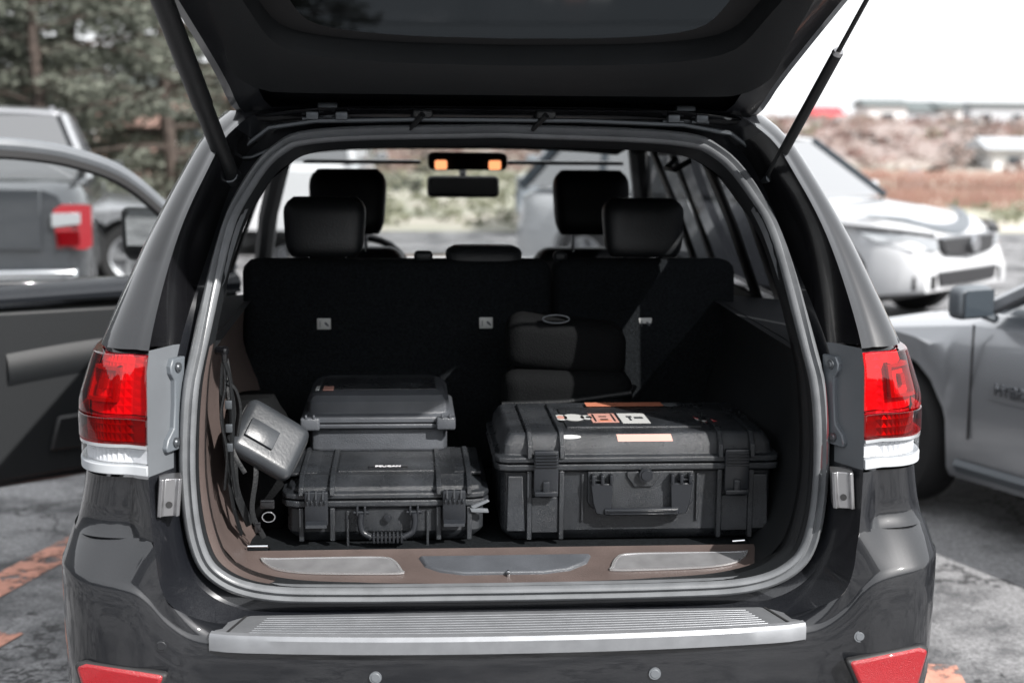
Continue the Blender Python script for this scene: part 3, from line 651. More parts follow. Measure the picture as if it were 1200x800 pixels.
for s_ in (-1, 1):
    fseat = empty('front_seat', parent=suv)
    headrest(s_*.437, 2.13, 1.352, 1.580, .285, fseat, .13)
    M = MB(); rbox(M, (s_*.437, 2.12, 1.02), (.50, .14, .56), .06, 4)
    for v in M.v: v.y += (v.z-.8)*.10; v.x = s_*.437+(v.x-s_*.437)*(1-.22*max(0, (v.z-1.05)/.25))
    part('seat_back', M, 'leather', fseat, smooth=60)
    M = MB(); rbox(M, (s_*.437, 2.42, .78), (.50, .52, .18), .06, 3); part('seat_cushion', M, 'leather', fseat)
M = MB(); rbox(M, (0, 2.55, 1.00), (.20, .7, .24), .04, 3); part('centre_console', M, 'leather', suv)
M = MB(); rbox(M, (0, 3.30, .98), (1.66, .42, .24), .07, 4); part('dashboard', M, 'dark_trim', suv)
M = MB(); M.tube([(-.40+.185*math.cos(a), 2.83-.03*math.sin(a), 1.10+.18*math.sin(a)) for a in [2*math.pi*k/32 for k in range(32)]], .016, 8, closed=True); M.cyl((-.40, 3.1, 1.05), (-.40, 2.85, 1.10), .04, .06, 14); part('steering_wheel', M, 'leather', suv)
rm = empty('rear_view_mirror', parent=suv)
M = MB(); rbox(M, (.0, 2.76, 1.490), (.290, .04, .088), .028, 4); part('mirror_housing', M, 'black_plastic', rm)
M = MB(); M.cyl((0, 2.78, 1.53), (0, 2.86, 1.60), .014, .02, 10); part('mirror_stem', M, 'black_plastic', rm)
M = MB(); M.prism([(-.13,-.032),(.13,-.032),(.135,.0),(.13,.032),(-.13,.032),(-.135,0)], (0, 2.7385, 1.490), (1,0,0), (0,0,1), (0,.001,0)); part('mirror_face', M, 'black_gloss', rm)
oc = empty('overhead_console', parent=suv)
M = MB(); rbox(M, (.005, 2.5, 1.60), (.30, .16, .065), .02, 3); part('console_shell', M, 'headliner', oc)
for x in (-.098, .106):
    M = MB(); rbox(M, (x, 2.414, 1.588), (.046, .014, .034), .015, 4); part('reading_lamp', M, 'lamp_glow', oc)
for s_ in (-1, 1):
    M = MB(); rbox(M, (s_*.40, 2.68, 1.590), (.46, .12, .014), .006, 2); part('sun_visor', M, 'case_grey', suv)
# tailgate -------------------------------------------------------------
gate = empty('liftgate', parent=suv)
gd = Vector((0, -.83, .557)).normalized(); gn = Vector((0, gd.z, -gd.y)); gn = -Vector((0, gd.z, -gd.y)) if gn.z > 0 else gn   # gn points down/back = inner side
G0 = Vector((0, .50, 1.795))
def gp_(x, s, h=0.0): 
    p = G0+gd*s+gn*h
    if s > .60: p = G0+gd*.60+Vector((0, -.93, .10)).normalized()*(s-.60)*(-1 if False else 1)+gn*h
    if s > .60: p.z -= .02*(s-.6)
    return Vector((x, p.y, p.z))
def half_w(s): return interp([(-.05,.640),(0,.655),(.1,.668),(.3,.715),(.5,.765),(.65,.80),(1.0,.86),(1.12,.80)], s)
gs = [-.05,0,.03,.08,.15,.25,.35,.45,.55,.62,.7,.8,.9,1.0,1.08,1.12]
fracs = [-1,-.97,-.9,-.75,-.5,-.25,0,.25,.5,.75,.9,.97,1]
def frame_hole(s): return .17 < s < .60
# outer skin (upper side), painted, with the window opening
def gw(s): return max(0.05, half_w(s)-.125)
def ring_g(off, h, k):   # closed outlines: 0 outer edge, 1 window edge
    pass
outer = [(half_w(s), s) for s in gs]; outer = outer+[(-w_, s) for w_, s in outer[::-1]]
WS0 = .245   # lower (hinge side) edge of the glass
def win_outline():
    r = [(0,.205+.0),( .25,.212),(.42,.232),(.50,.262),(.535,.31),(.565,.40),(.60,.50),(.61,.56),(.56,.60),(.3,.61),(0,.612)]
    c = [Vector((x, s, 0)) for x, s in r]; c = cr(c, 3); return c+[Vector((-p.x, p.y, 0)) for p in c[-2:0:-1]]
win = win_outline()
def resample(poly, n):
    P = [Vector((p[0], p[1], 0)) for p in poly]; P.append(P[0].copy()); L = [0]
    for a, b in zip(P, P[1:]): L.append(L[-1]+(b-a).length)
    out = []; j = 0
    for k in range(n):
        d = L[-1]*k/n
        while L[j+1] < d: j += 1
        out.append(P[j].lerp(P[j+1], (d-L[j])/max(1e-9, L[j+1]-L[j])))
    return out
def by_angle(poly, c, n):
    P = [Vector((p[0], p[1], 0)) for p in poly]; out = []
    for k in range(n):
        a = 2*math.pi*k/n; d = Vector((math.cos(a), math.sin(a), 0)); best = None
        for i in range(len(P)):
            p, q = P[i]-c, P[(i+1) % len(P)]-c; e = q-p; den = d.x*e.y-d.y*e.x
            if abs(den) < 1e-9: continue
            t = (p.x*e.y-p.y*e.x)/den; u = (p.x*d.y-p.y*d.x)/den
            if t > 0 and -1e-6 <= u <= 1+1e-6 and (best is None or t > best): best = t
        out.append(c+d*best)
    return out
gc = Vector((0, .41, 0)); NA = 120
og, wg = by_angle(outer, gc, NA), by_angle([(p.x, p.y) for p in win], gc, NA)
M = MB(); M.loft([[gp_(p.x, p.y, -.035) for p in wg], [gp_(a.x+(b.x-a.x)*.5, a.y+(b.y-a.y)*.5, -.055) for a, b in zip(wg, og)], [gp_(p.x, p.y, -.02) for p in og], [gp_(p.x, p.y, .0) for p in og]], cu=True)
part('outer_skin', M, 'paint', gate)
M = MB(); M.loft([[gp_(p.x, p.y, .0) for p in og], [gp_(gc.x+(p.x-gc.x)*.965, gc.y+(p.y-gc.y)*.965, .016) for p in og], [gp_(gc.x+(p.x-gc.x)*.93, gc.y+(p.y-gc.y)*.93, .010) for p in og], [gp_(gc.x+(p.x-gc.x)*.87, gc.y+(p.y-gc.y)*.87, .02) for p in og]], cu=True)
part('inner_frame', M, 'paint_inner', gate)
# moulded inner trim between frame and glass
trim_o = [(.60,.115),(.635,.17),(.64,.30),(.655,.45),(.665,.6),(.70,1.0),(.5,1.05)]; c = cr([Vector((0,.085,0)), Vector((.3,.085,0)), Vector((.55,.088,0))]+[Vector((x, s, 0)) for x, s in trim_o]+[Vector((0,1.06,0))], 3)
tro = [(p.x, p.y) for p in c]+[(-p.x, p.y) for p in c[-2:0:-1]]; tg_ = by_angle(tro, gc, NA)
M = MB(); M.loft([[gp_(p.x, p.y, .010) for p in tg_], [gp_(p.x+(q.x-p.x)*.05, p.y+(q.y-p.y)*.05, .036) for p, q in zip(tg_, wg)], [gp_(p.x+(q.x-p.x)*.5, p.y+(q.y-p.y)*.5, .040) for p, q in zip(tg_, wg)],
        [gp_(p.x+(q.x-p.x)*.95, p.y+(q.y-p.y)*.95, .030) for p, q in zip(tg_, wg)], [gp_(q.x, q.y, .0) for q in wg], [gp_(q.x, q.y, -.035) for q in wg]], cu=True)
part('inner_trim', M, 'dark_trim', gate, smooth=45)
M = MB(); M.add([gp_(q.x, q.y, -.028) for q in wg], [tuple(range(NA))]); part('rear_glass', M, 'gate_glass', gate)
# frit band on the glass and a wiper pivot
M = MB(); M.loft([[gp_(q.x, q.y, -.024) for q in wg], [gp_(gc.x+(q.x-gc.x)*.88, gc.y+(q.y-gc.y)*.88, -.024) for q in wg]], cu=True); part('glass_border', M, 'rubber_dark', gate)
for x in (-.42, .46):
    H = MB(); rbox(H, (x, .545, 1.775), (.05, .06, .045), .006, 2); rbox(H, (x-.035, .50, 1.765), (.03, .03, .02), .004, 2); rbox(H, (x+.035, .50, 1.765), (.03, .03, .02), .004, 2)
    H.cyl((x-.06, .505, 1.757), (x-.008, .505, 1.757), .0055, .0055, 10); H.cyl((x+.012, .505, 1.757), (x+.055, .505, 1.757), .0055, .0055, 10)
    part('hinge', H, 'bolt', gate)
for x in (-.19, .11):
    H = MB(); rbox(H, (x, .500, 1.772), (.05, .03, .022), .008, 3); H.cyl((x, .48, 1.77), (x-.03, .52, 1.735), .008, .006, 8); part('hose_clip', H, 'black_plastic', gate)
M = MB(); M.tube([(-.62,.50,1.69),(-.56,.50,1.735),(-.45,.50,1.752),(-.2,.505,1.758),(.2,.505,1.758),(.45,.50,1.75),(.57,.50,1.73),(.62,.50,1.695)], .006, 6); M.tube([(-.655,.50,1.66),(-.6,.49,1.665),(-.52,.5,1.70)], .004, 6); M.tube([(-.65,.49,1.72),(-.648,.48,1.66),(-.655,.48,1.61)], .007, 6); part('wiring_hose', M, 'bolt', gate)
# roof edge under the hinges
M = MB(); M.loft([[Vector((x, y, z-.03*abs(x/.62)**4)) for x in [-.62+.062*k for k in range(21)]] for y, z in ((.48,1.79),(.50,1.775),(.56,1.762),(.575,1.745))]); part('roof_edge_panel', M, 'black_gloss', suv)
# struts
def strut(x0, x1, r, name, rod):
    a, b = Vector((x0, .44, 1.625)), Vector((x1, .03, 2.035)); st_ = empty(name, parent=suv); d = (b-a)
    if rod:
        M = MB(); M.tube([a, a+d*.05, a+d*.70], lambda t: r, 14); part('cylinder', M, 'black_plastic', st_)
        M = MB(); M.cyl(a+d*.695, a+d*.71, r*1.08, r*.9, 14); part('collar', M, 'steel', st_)
        M = MB(); M.cyl(a+d*.70, b+d*.1, .0055, .0055, 10); part('rod', M, 'rubber_dark', st_)
    else:
        M = MB(); M.cyl(a, a+d*.40, r, r, 18); part('lower_tube', M, 'black_plastic', st_)
        M = MB(); M.cyl(a+d*.395, b+d*.15, r*1.10, r*1.10, 18); part('upper_tube', M, 'black_plastic', st_)
    M = MB(); M.cyl(a+Vector((0, .03, -.01)), a+Vector((0, -.012, .0)), r*1.25, r*.9, 12); part('ball_joint', M, 'bolt', st_)
strut(-.648, -.742, .0215, 'lift_strut', False); strut(.655, .755, .0125, 'lift_strut', True)
# driver's door, standing open -----------------------------------------
door = empty('open_front_door', parent=suv)
H0 = Vector((-.95, 3.27, 0)); dv = Vector((-.82, -.57, 0)).normalized(); dn = Vector((-.57, .82, 0)).normalized()   # dn = outer side
def dp(s, z, h=0): return H0+dv*s+dn*h+Vector((0, 0, z))
def slab(outl, h0, h1): M = MB(); M.prism(outl, dp(0, 0, h0), dv, (0,0,1), dn*(h1-h0)); return M
low = [(0,.36),(.10,.29),(1.10,.28),(1.17,.34),(1.20,.60),(1.20,1.12),(0,1.08)]
part('door_panel', slab(low, .03, .11), 'paint', door, bevel=.015)
M = slab([(.02,.34),(1.13,.32),(1.17,.6),(1.17,1.00),(.02,.975)], -.02, .03); part('door_card', M, 'dark_trim', door, bevel=.012)
M = MB(); rows_ = []
for s in [.02+.115*k for k in range(11)]:
    rows_.append([dp(s, 1.015-.0*s, -.03), dp(s, 1.05, -.038), dp(s, 1.075, -.018), dp(s, 1.095, .02), dp(s, 1.10, .05)])
M.loft(rows_); part('door_sill_cap', M, 'case_latch', door)
M = slab([(.02,1.005),(1.12,1.025),(1.12,1.037),(.02,1.018)], -.034, -.02); part('trim_strip', M, 'chrome', door)
M = MB(); M.loft([[dp(s, .70+.03*math.sin(s*3), -.02), dp(s, .74+.03*math.sin(s*3), -.042), dp(s, .80+.03*math.sin(s*3), -.036), dp(s, .83+.03*math.sin(s*3), -.02)] for s in [.15+.09*k for k in range(11)]]); part('armrest', M, 'dark_trim', door, smooth=60)
M = slab([(.12,.42),(.9,.42),(.86,.56),(.2,.58)], -.045, -.02); part('door_pocket', M, 'black_plastic', door, bevel=.015)
fr_pts = cr([dp(.02,1.10,.04), dp(.30,1.34,.03), dp(.52,1.52,.02), dp(.74,1.605,.01), dp(.95,1.64,0), dp(1.14,1.65,0)], 6)
M = MB(); M.tube(fr_pts, .030, 8); part('window_frame', M, 'grey_plastic', door, label='grey upper door frame catching the light')
M = MB(); M.tube([p-Vector((0,0,.034))-dn*.01 for p in fr_pts], .022, 6); M.tube([dp(1.14,1.10,.03), dp(1.15,1.4,.01), dp(1.14,1.65,0)], .03, 6); part('frame_seal', M, 'rubber_dark', door)
gl = [p-Vector((0,0,.03)) for p in fr_pts]+[dp(1.13,1.12,.03), dp(.02,1.09,.03)]; M = MB(); M.add(gl, [tuple(range(len(gl)))]); part('window_glass', M, 'clear_glass', door, smooth=0)
mr_ = MB(); mc = dp(.30, 1.25, .27); fq = Vector((-.18, -1, .62)).normalized(); fp = Vector((1, -.18, 0)).normalized(); Mm = Matrix((fp, -fq, Vector((0,0,1)))).transposed()
rbox(mr_, mc, (.235, .10, .215), .035, 4, M=Mm); mr_.tube([dp(.26,1.12,.10), mc-Vector((0,0,.08))-dn*.03], .025, 8); mo = part('mirror_housing', mr_, 'black_plastic', door)
q = MB(); f = mc+fq*.052; q.prism([(-.085,-.075),(.085,-.075),(.088,.05),(.07,.078),(-.07,.078),(-.088,.04)], f, fp, (0,0,1), fq*.002); part('mirror_glass', q, 'mirror_glass', mo, smooth=0)

# ------------------------------------------------------------------ cases and bags in the cargo bay
def outline(w, d, c, x0=0, y0=0):       # chamfered rectangle, y from 0 (front) to d
    return [(-w/2+c, 0), (w/2-c, 0), (w/2-c*.3, c*.3), (w/2, c), (w/2, d-c), (w/2-c, d), (-w/2+c, d), (-w/2, d-c), (-w/2, c), (-w/2+c*.3, c*.3)]
def shell(levels, w, d, c):
    M = MB(); rows_ = []
    for z, i in levels:
        cc = max(.005, c-i*.3); rows_.append([Vector((x, y+i, z)) for x, y in outline(w-2*i, d-2*i, cc)])
    M.loft(rows_, cu=True, cap=True); return M
def rugged_case(loc, rz, w, d, h, zsp, label, latch_x, lw, handle, big, name='hard_case'):
    c = empty(name, loc, rz); tag(c, label, 'case', 'hard cases')
    fo = .017 if big else .013; cc_ = .024 if big else .034
    part('case_body', shell([(0,.026),(.022,.004),(.03,.0),(zsp-.024,.0),(zsp-.018,-fo),(zsp-.003,-fo),(zsp-.003,.004)], w, d, cc_), 'case_black', c, smooth=25, bevel=.003)
    topz = h; lidw = [(zsp+.001,.004),(zsp+.001,-fo),(zsp+.014,-fo),(zsp+.018,-.002),(zsp+(h-zsp)*.62,.001),(h-.006,.013),(h,.021)] if big else [(zsp+.001,.004),(zsp+.001,-fo),(zsp+.014,-fo),(zsp+.018,.0),(zsp+(h-zsp)*.55,.003),(h-.004,.034),(h,.040)]
    part('lid', shell(lidw, w, d, cc_), 'case_black', c, smooth=25, bevel=.003)
    # raised pads running over body, edge and lid beside the latches
    for lx in latch_x:
        P = MB()
        for sx in (-1, 1):
            x = lx+sx*(lw/2+.009)
            for y0, z0, y1, z1 in ((-.012, .01, -.010, zsp-.02),): P.prism([(-.006,0),(.006,0),(.006,z1-z0),(-.006,z1-z0)], (x, -.016, z0), (1,0,0), (0,0,1), (0,.02,0))
            P.prism([(-.022,zsp+.012),(-.020,zsp+(h-zsp)*.64),(.012 if big else .026,h+.003),(.030 if big else .036,h+.007),(d-.06,h+.007),(d-.05,h-.004),(.04,h-.004),(0,zsp+.016)], (x-.006, 0, 0), (0,1,0), (0,0,1), (.012,0,0))
        part('latch_guard', P, 'case_black', c, smooth=25, bevel=.002)
        L = MB(); lt = zsp+(h-zsp)*.5; lb = zsp-(.075 if big else .060); y = -.022
        rbox(L, (lx, y, (lt+lb)/2), (lw, .016, lt-lb), .004, 2)
        lo = part('latch', L, 'case_latch', c, smooth=30)
        Q = MB(); nr = 5 if big else 4
        if big:
            for k in range(nr): rbox(Q, (lx, y-.010, lt-.008-k*.0075), (lw*.92, .007, .0038), .0012, 1)
            rbox(Q, (lx, y-.010, lb+.020), (lw*.28, .012, .030), .003, 2); rbox(Q, (lx, y-.010, lb+.004), (lw*.95, .014, .012), .003, 2)
        else:
            for k in (-1, 0, 1): Q.prism([(0,0),(.014,0),(.003,.018),(0,.018)], (lx+k*lw*.3-.002, y-.004, lt-.016), (0,-1,0), (0,0,1), (.004,0,0))
            for k in range(5): rbox(Q, (lx+(k-2)*lw*.19, y-.010, lt-.026), (lw*.10, .008, .010), .003, 2)
            Q.prism([(0,0),(.020,-.001),(.018,.006),(0,.016)], (lx-lw*.45, y-.002, lb), (0,-1,0), (0,0,1), (lw*.9,0,0))
        part('latch_ribs', Q, 'case_latch', lo, smooth=30)
    # handle
    hx, hw, hz1, hz0 = handle; Hn = empty('handle', parent=c)
    for sx in (-1, 1):
        K = MB(); x = hx+sx*(hw/2-.014); zt_ = hz1
        
        for dx in ((-.034,-.012,.010) if big else (-.009, .009)): rbox(K, (x+(dx*sx if big else dx), -.020 if big else -.014, zt_-.006), (.009 if big else .006, .032 if big else .026, .024), .003, 2)
        K.cyl((x-.018, -.02, zt_-.010), (x+.018, -.02, zt_-.010), .0045, .0045, 10)
        part('handle_mount', K, 'case_latch', Hn)
    r_ = .0085 if big else .008
    pth = [Vector((hx-hw/2+.014, -.022, hz1-.012)), Vector((hx-hw/2+.012, -.024, hz0+.035)), Vector((hx-hw/2+.018, -.026, hz0+.012)), Vector((hx-hw/2+.036, -.028, hz0+.002)), Vector((hx-hw/4, -.028, hz0)), Vector((hx+hw/4, -.028, hz0)), Vector((hx+hw/2-.036, -.028, hz0+.002)), Vector((hx+hw/2-.018, -.026, hz0+.012)), Vector((hx+hw/2-.012, -.024, hz0+.035)), Vector((hx+hw/2-.014, -.022, hz1-.012))]
    K = MB()
    if big:
        for sx in (-1, 1):
            o_ = [(hw/2+.002,hz1-.016),(hw/2-.052,hz1-.016),(hw/2-.050,hz0+.010),(hw/2-.030,hz0-.008),(hw/2-.012,hz0-.004),(hw/2-.004,hz0+.022)]
            K.prism([(sx*a, b) for a, b in o_], (hx, -.032, 0), (1,0,0), (0,0,1), (0,.012,0))
        rbox(K, (hx, -.030, hz0+.001), (hw-.06, .018, .018), .005, 2)
        part('grip', K, 'case_latch', Hn, smooth=25, bevel=.002); K = MB()
    else: K.tube(cr(pth, 4), r_, 10); part('grip', K, 'case_latch', Hn)
    K = MB(); ng = 8
    if big: rbox(K, (hx, -.040, hz0+.004), (hw-.075, .006, .003), .001, 1); rbox(K, (hx, -.040, hz0-.003), (hw-.085, .006, .003), .001, 1)
    else:
        for k in range(ng): rbox(K, (hx+(k-3.5)*.0095, -.030, hz0), (.0058, .025, .024), .004, 2)
    part('grip_ribs', K, 'case_latch', Hn)
    vy = -.019 if big else 0
    K = MB(); K.cyl((hx+(.01 if big else .0), 0, hz1+(.004 if big else -.028)), (hx+(.01 if big else 0), vy-.012, hz1+(.004 if big else -.028)), .017 if big else .010, .017 if big else .010, 24); K.cyl((hx+(.01 if big else 0), vy-.012, hz1+(.004 if big else -.028)), (hx+(.01 if big else 0), vy-.015, hz1+(.004 if big else -.028)), .0135 if big else .007, .012 if big else .006, 24)
    part('purge_valve', K, 'case_latch', c)
    # front ribs / recess frame
    K = MB(); K.prism([(-hw/2-.022,hz0-.03),(-hw/2-.016,hz0-.03),(-hw/2-.016,zsp-.03),(-hw/2-.022,zsp-.03)], (hx, -.006, 0), (1,0,0), (0,0,1), (0,.01,0)); K.prism([(hw/2+.022,hz0-.03),(hw/2+.016,hz0-.03),(hw/2+.016,zsp-.03),(hw/2+.022,zsp-.03)], (hx, -.006, 0), (1,0,0), (0,0,1), (0,.01,0))
    part('front_rib', K, 'case_black', c, bevel=.001)
    return c
big = rugged_case((.332, .345, .741), 0, .665, .405, .268, .200, 'large black hard case with orange and white stickers on its lid', (-.228, .238), .060, (.005, .245, .168, .082), True)
low = rugged_case((-.282, .355, .741), 0, .475, .37, .160, .112, 'lower black hard case beside the pouch, with a small lettered name plate', (-.165, .165), .056, (.005, .155, .092, .022), False)
# lid recess steps and corner ribs on the big case
for x in (-.300,.300):
    K = MB(); K.prism([(0,.03),(.046,.03),(.040,.168),(.004,.168)], (x-.023, -.013, 0), (1,0,0), (0,0,1), (0,.02,0)); part('corner_pad', K, 'case_black', big, bevel=.003)
for x in (-.228,.238):
    K = MB(); K.prism([(-.034,.025),(.034,.025),(.034,.115),(-.034,.115)], (x, -.010, 0), (1,0,0), (0,0,1), (0,.02,0)); part('latch_pad', K, 'case_black', big, bevel=.003)
K = MB(); K.prism([(-.125,.178),(-.125,.100),(-.112,.085),(.122,.085),(.135,.100),(.135,.178)], (.0, -.012, 0), (1,0,0), (0,0,1), (0,.020,0)); part('handle_plate', K, 'case_black', big, bevel=.003)
K = MB(); K.prism([(-.030,.178),(-.030,.165),(-.012,.140),(.032,.140),(.050,.165),(.050,.178)], (.0, -.018, 0), (1,0,0), (0,0,1), (0,.020,0)); part('valve_plate', K, 'case_black', big, bevel=.002)
K = MB(); rbox(K, (0, .185, .267), (.34, .235, .012), .006, 2); part('lid_panel', K, 'case_black', big)
K = MB(); rbox(K, (0, .17, .157), (.24, .20, .014), .006, 2); part('lid_panel', K, 'case_black', low)
for bx in (-.2, .2): K = MB(); rbox(K, (bx+(.0), .19, .157), (.07, .26, .010), .004, 2); part('lid_rib', K, 'case_black', low)
K = MB(); K.prism([(0,0),(.040,.016),(.046,.012),(.008,-.006)], (.205, -.022, .094), (1,0,0), (0,0,1), (0,.012,0)); K.prism([(0,0),(.044,-.004),(.046,-.012),(.004,-.010)], (.203, -.022, .090), (1,0,0), (0,0,1), (0,.012,0)); part('webbing_tab', K, 'grey_plastic', low, bevel=.001)
# name plate with lettering on the lower case
K = MB(); rbox(K, (.005, .095, .165), (.098, .032, .004), .0018, 2); np_ = part('name_plate', K, 'black_gloss', low)
text_mesh('plate_lettering', 'PELICAN', .0165, Matrix.Translation((.005, .095, .1676)), 'print_white', np_)
# stickers: flat prints a hair above the lid
def disc(cx, cy, rx, ry, n=20): return [(cx+rx*math.cos(2*math.pi*k/n), cy+ry*math.sin(2*math.pi*k/n)) for k in range(n)]
def rect(x0, y0, x1, y1, sh=0): return [(x0, y0), (x1, y0), (x1+sh, y1), (x0+sh, y1)]
ZL = .2737; up_dummy = object()
def stick(name, outs, m, z=ZL, th=.0006, parent=big):
    K = MB(); outs = [[(x*.93-.034, .105+(y-.115)*(.74 if y < .33 else .88)) for x, y in o] for o in outs] if parent is not up_dummy else outs
    for o in outs: K.prism(o, (0, 0, z), (1,0,0), (0,1,0), (0,0,th))
    return part(name, K, m, parent, smooth=0)
s1 = stick('sticker', [disc(-.150,.20,.018,.045), disc(-.115,.20,.030,.055), disc(-.080,.20,.016,.035)], 'sticker_white'); stick('sticker_print', [disc(-.150,.20,.010,.028)], 'sticker_salmon', ZL+.0007, .0004, s1); stick('sticker_print', [disc(-.074,.20,.007,.015)], 'sticker_black', ZL+.0007, .0004, s1)
s2 = stick('sticker', [rect(-.070,.115,.002,.26)], 'sticker_salmon'); stick('sticker_print', [rect(-.062,.13,-.057,.25), rect(-.010,.13,-.005,.25), rect(-.045,.15,-.024,.17), rect(-.045,.20,-.024,.215)], 'sticker_black', ZL+.0007, .0004, s2); stick('sticker_print', [rect(-.052,.13,-.016,.148)], 'sticker_orange', ZL+.0007, .0004, s2)
s3 = stick('sticker', [rect(.010,.10,.085,.26)], 'sticker_white'); stick('sticker_print', [rect(.030,.19,.045,.215), rect(.034,.14,.040,.19), rect(.050,.17,.074,.20)], 'bolt', ZL+.0007, .0004, s3)
s4 = stick('sticker', [rect(-.060,.345,.16,.40)], 'sticker_orange')
s5 = stick('sticker', [disc(.185,.385,.022,.025)], 'grey_plastic', ZL-.004)
s6 = stick('sticker', [[(.205,.25),(.213,.27),(.232,.20),(.224,.185)], [(.235,.17),(.262,.205),(.275,.16),(.245,.14)]], 'sticker_red', ZL-.006, .0006); stick('sticker_print', [[(.232,.165),(.262,.19),(.266,.17),(.236,.145)], [(.214,.2),(.222,.21),(.23,.18),(.222,.175)]], 'sticker_white', ZL-.0053, .0006, s6)
# salmon strip and oval on the sloping front of the lid
def slope_stick(name, pts, m):
    a = Vector((0, -.0005, .236)); b = Vector((0, .013, .264)); u = (b-a); n = Vector((0, -u.z, u.y)).normalized()
    K = MB(); F0 = [Vector((x, 0, 0))+a+u*v+n*.0012 for x, v in pts]; k = len(F0); K.add(F0+[p-n*.001 for p in F0], [tuple(range(k)), tuple(range(k, 2*k))[::-1]]+[(i, (i+1) % k, k+(i+1) % k, k+i) for i in range(k)])
    part(name, K, m, big, smooth=0)
slope_stick('sticker', [(-.050,.42),(.085,.42),(.080,1.0),(-.054,1.0)], 'sticker_salmon'); slope_stick('sticker', [(x, v) for x, v in disc(-.168,.82,.028,.16)], 'sticker_white')
# upper, grey-edged case lying on the first, further in
up = empty('hard_case', (-.304, .635, .895), 0); up.name = 'hard_case'; tag(up, 'smaller grey-edged hard case at the back, lying on the case with the name plate', 'case', 'hard cases')
part('case_body', shell([(0,.016),(.010,.008),(.066,.008),(.070,-.010),(.082,-.012),(.082,.004)], .375, .29, .03), 'case_grey', up, smooth=25, bevel=.003)
part('lid', shell([(.085,.002),(.085,-.012),(.099,-.012),(.103,-.006),(.108,.002),(.138,.004),(.153,.014),(.161,.030),(.163,.034)], .375, .29, .03), 'case_grey', up, smooth=25, bevel=.003)
for sx in (-1, 1):
    K = MB(); rbox(K, (sx*.175, -.012, .085), (.05, .03, .034), .006, 3); rbox(K, (sx*.175-.01, -.022, .104), (.006, .012, .012), .002, 1); rbox(K, (sx*.175+.01, -.022, .104), (.006, .012, .012), .002, 1); part('corner_latch', K, 'case_grey', up)
K = MB(); rbox(K, (0, .12, .163), (.30, .16, .006), .003, 2); part('lid_panel', K, 'case_black', up)
K = MB(); rbox(K, (-.130, .05, .1655), (.028, .05, .003), .001, 1); part('sticker', K, 'sticker_salmon', up)
K = MB(); rbox(K, (-.158, .05, .1655), (.010, .05, .003), .001, 1); part('sticker', K, 'sticker_white', up)
# black bag standing behind the large case
bag = empty('shoulder_bag', (.205, .80, .741), R(-4)); tag(bag, 'soft black bag with a ring on top standing behind the large stickered case', 'bag')
K = MB(); rbox(K, (0, .09, .17), (.36, .20, .34), .05, 4)
for v in K.v: v.x += .012*noise.noise(v*9); v.y += .014*noise.noise(v*7+Vector((3,1,2)))
part('bag_body', K, 'fabric_black', bag, smooth=60)
K = MB(); rbox(K, (0, .10, .40), (.33, .17, .15), .045, 4)
for v in K.v: v.x += .010*noise.noise(v*9); v.z += -.03*(v.x/.3)
part('bag_flap', K, 'fabric_black', bag, smooth=60)
K = MB(); K.tube([(-.175,-.012,.25),(0,-.018,.26),(.175,-.012,.285),(.19,.05,.29)], .008, 8); part('zip_seam', K, 'strap', bag)
K = MB(); K.tube([(-.03+.036*math.cos(a), .02, .482+.011*math.sin(a)) for a in [2*math.pi*k/24 for k in range(24)]], .0028, 8, closed=True); part('ring', K, 'bolt', bag)
# backpack and grey pouch on the left
bp = empty('backpack', (-.605, .42, .741), 0); tag(bp, 'black backpack with loose straps wedged against the brown side trim behind the grey pouch', 'backpack')
K = MB(); rows_ = []
for k in range(12):
    t = k/11; z = .0+.33*t; sc = (1-abs(2*t-1)**3.5)**.5 if 0 < k < 11 else .55
    rows_.append([Vector((.02+.085*sc*math.copysign(abs(math.cos(a))**.7, math.cos(a))-.03*t, .02+.12*sc*math.copysign(abs(math.sin(a))**.7, math.sin(a))+.1, z))*1 for a in [2*math.pi*i/24 for i in range(24)]])
K.loft(rows_, cu=True, cap=True)
for v in K.v: v += Vector((.012*noise.noise(v*14), .012*noise.noise(v*12+Vector((5,0,0))), .006*noise.noise(v*10)))
part('pack_body', K, 'fabric_black', bp, smooth=60)
K = MB()
rnd = random.Random(3)
K.tube(cr([(-.052,-.11,.47),(-.058,-.12,.36),(-.048,-.13,.24),(-.035,-.13,.12),(-.02,-.10,.04)], 5), .013, 6, flat=.35)
K.tube(cr([(-.050,-.10,.46),(-.036,-.12,.38),(-.030,-.12,.27),(-.028,-.13,.16),(.0,-.10,.06)], 5), .011, 6, flat=.4)
K.tube(cr([(.0,-.08,.30),(.02,-.12,.20),(.01,-.13,.10),(.035,-.11,.03)], 5), .007, 6, flat=.4)
part('shoulder_strap', K, 'strap', bp, smooth=60)
K = MB(); rbox(K, (.045,-.12,.115), (.034,.010,.022), .003, 2); rbox(K, (.022,-.125,.06), (.014,.008,.026), .002, 2); part('buckle', K, 'black_gloss', bp)
K = MB(); K.tube([(.048+.015*math.cos(a), -.125, .085+.012*math.sin(a)) for a in [2*math.pi*k/16 for k in range(16)]], .002, 6, closed=True); part('metal_ring', K, 'chrome', bp)
lan = empty('lanyard', (-.655, .265, 1.13)); tag(lan, 'black lanyard hanging from a hook on the brown side wall beside the pouch', 'strap')
K = MB(); K.cyl((-.01,0,.10),(.012,-.01,.10), .010, .012, 12); rbox(K, (.008,-.012,.09), (.014,.014,.035), .004, 2); part('hook', K, 'black_gloss', lan)
K = MB(); K.tube(cr([(.008,-.014,.08),(.010,-.02,.02),(.0,-.03,-.05),(.012,-.035,-.13),(.004,-.03,-.22)], 6), .007, 6, flat=.5); K.tube(cr([(.008,-.014,.08),(.022,-.02,.03),(.026,-.025,-.06),(.022,-.03,-.15),(.030,-.02,-.24)], 6), .008, 6, flat=.4)
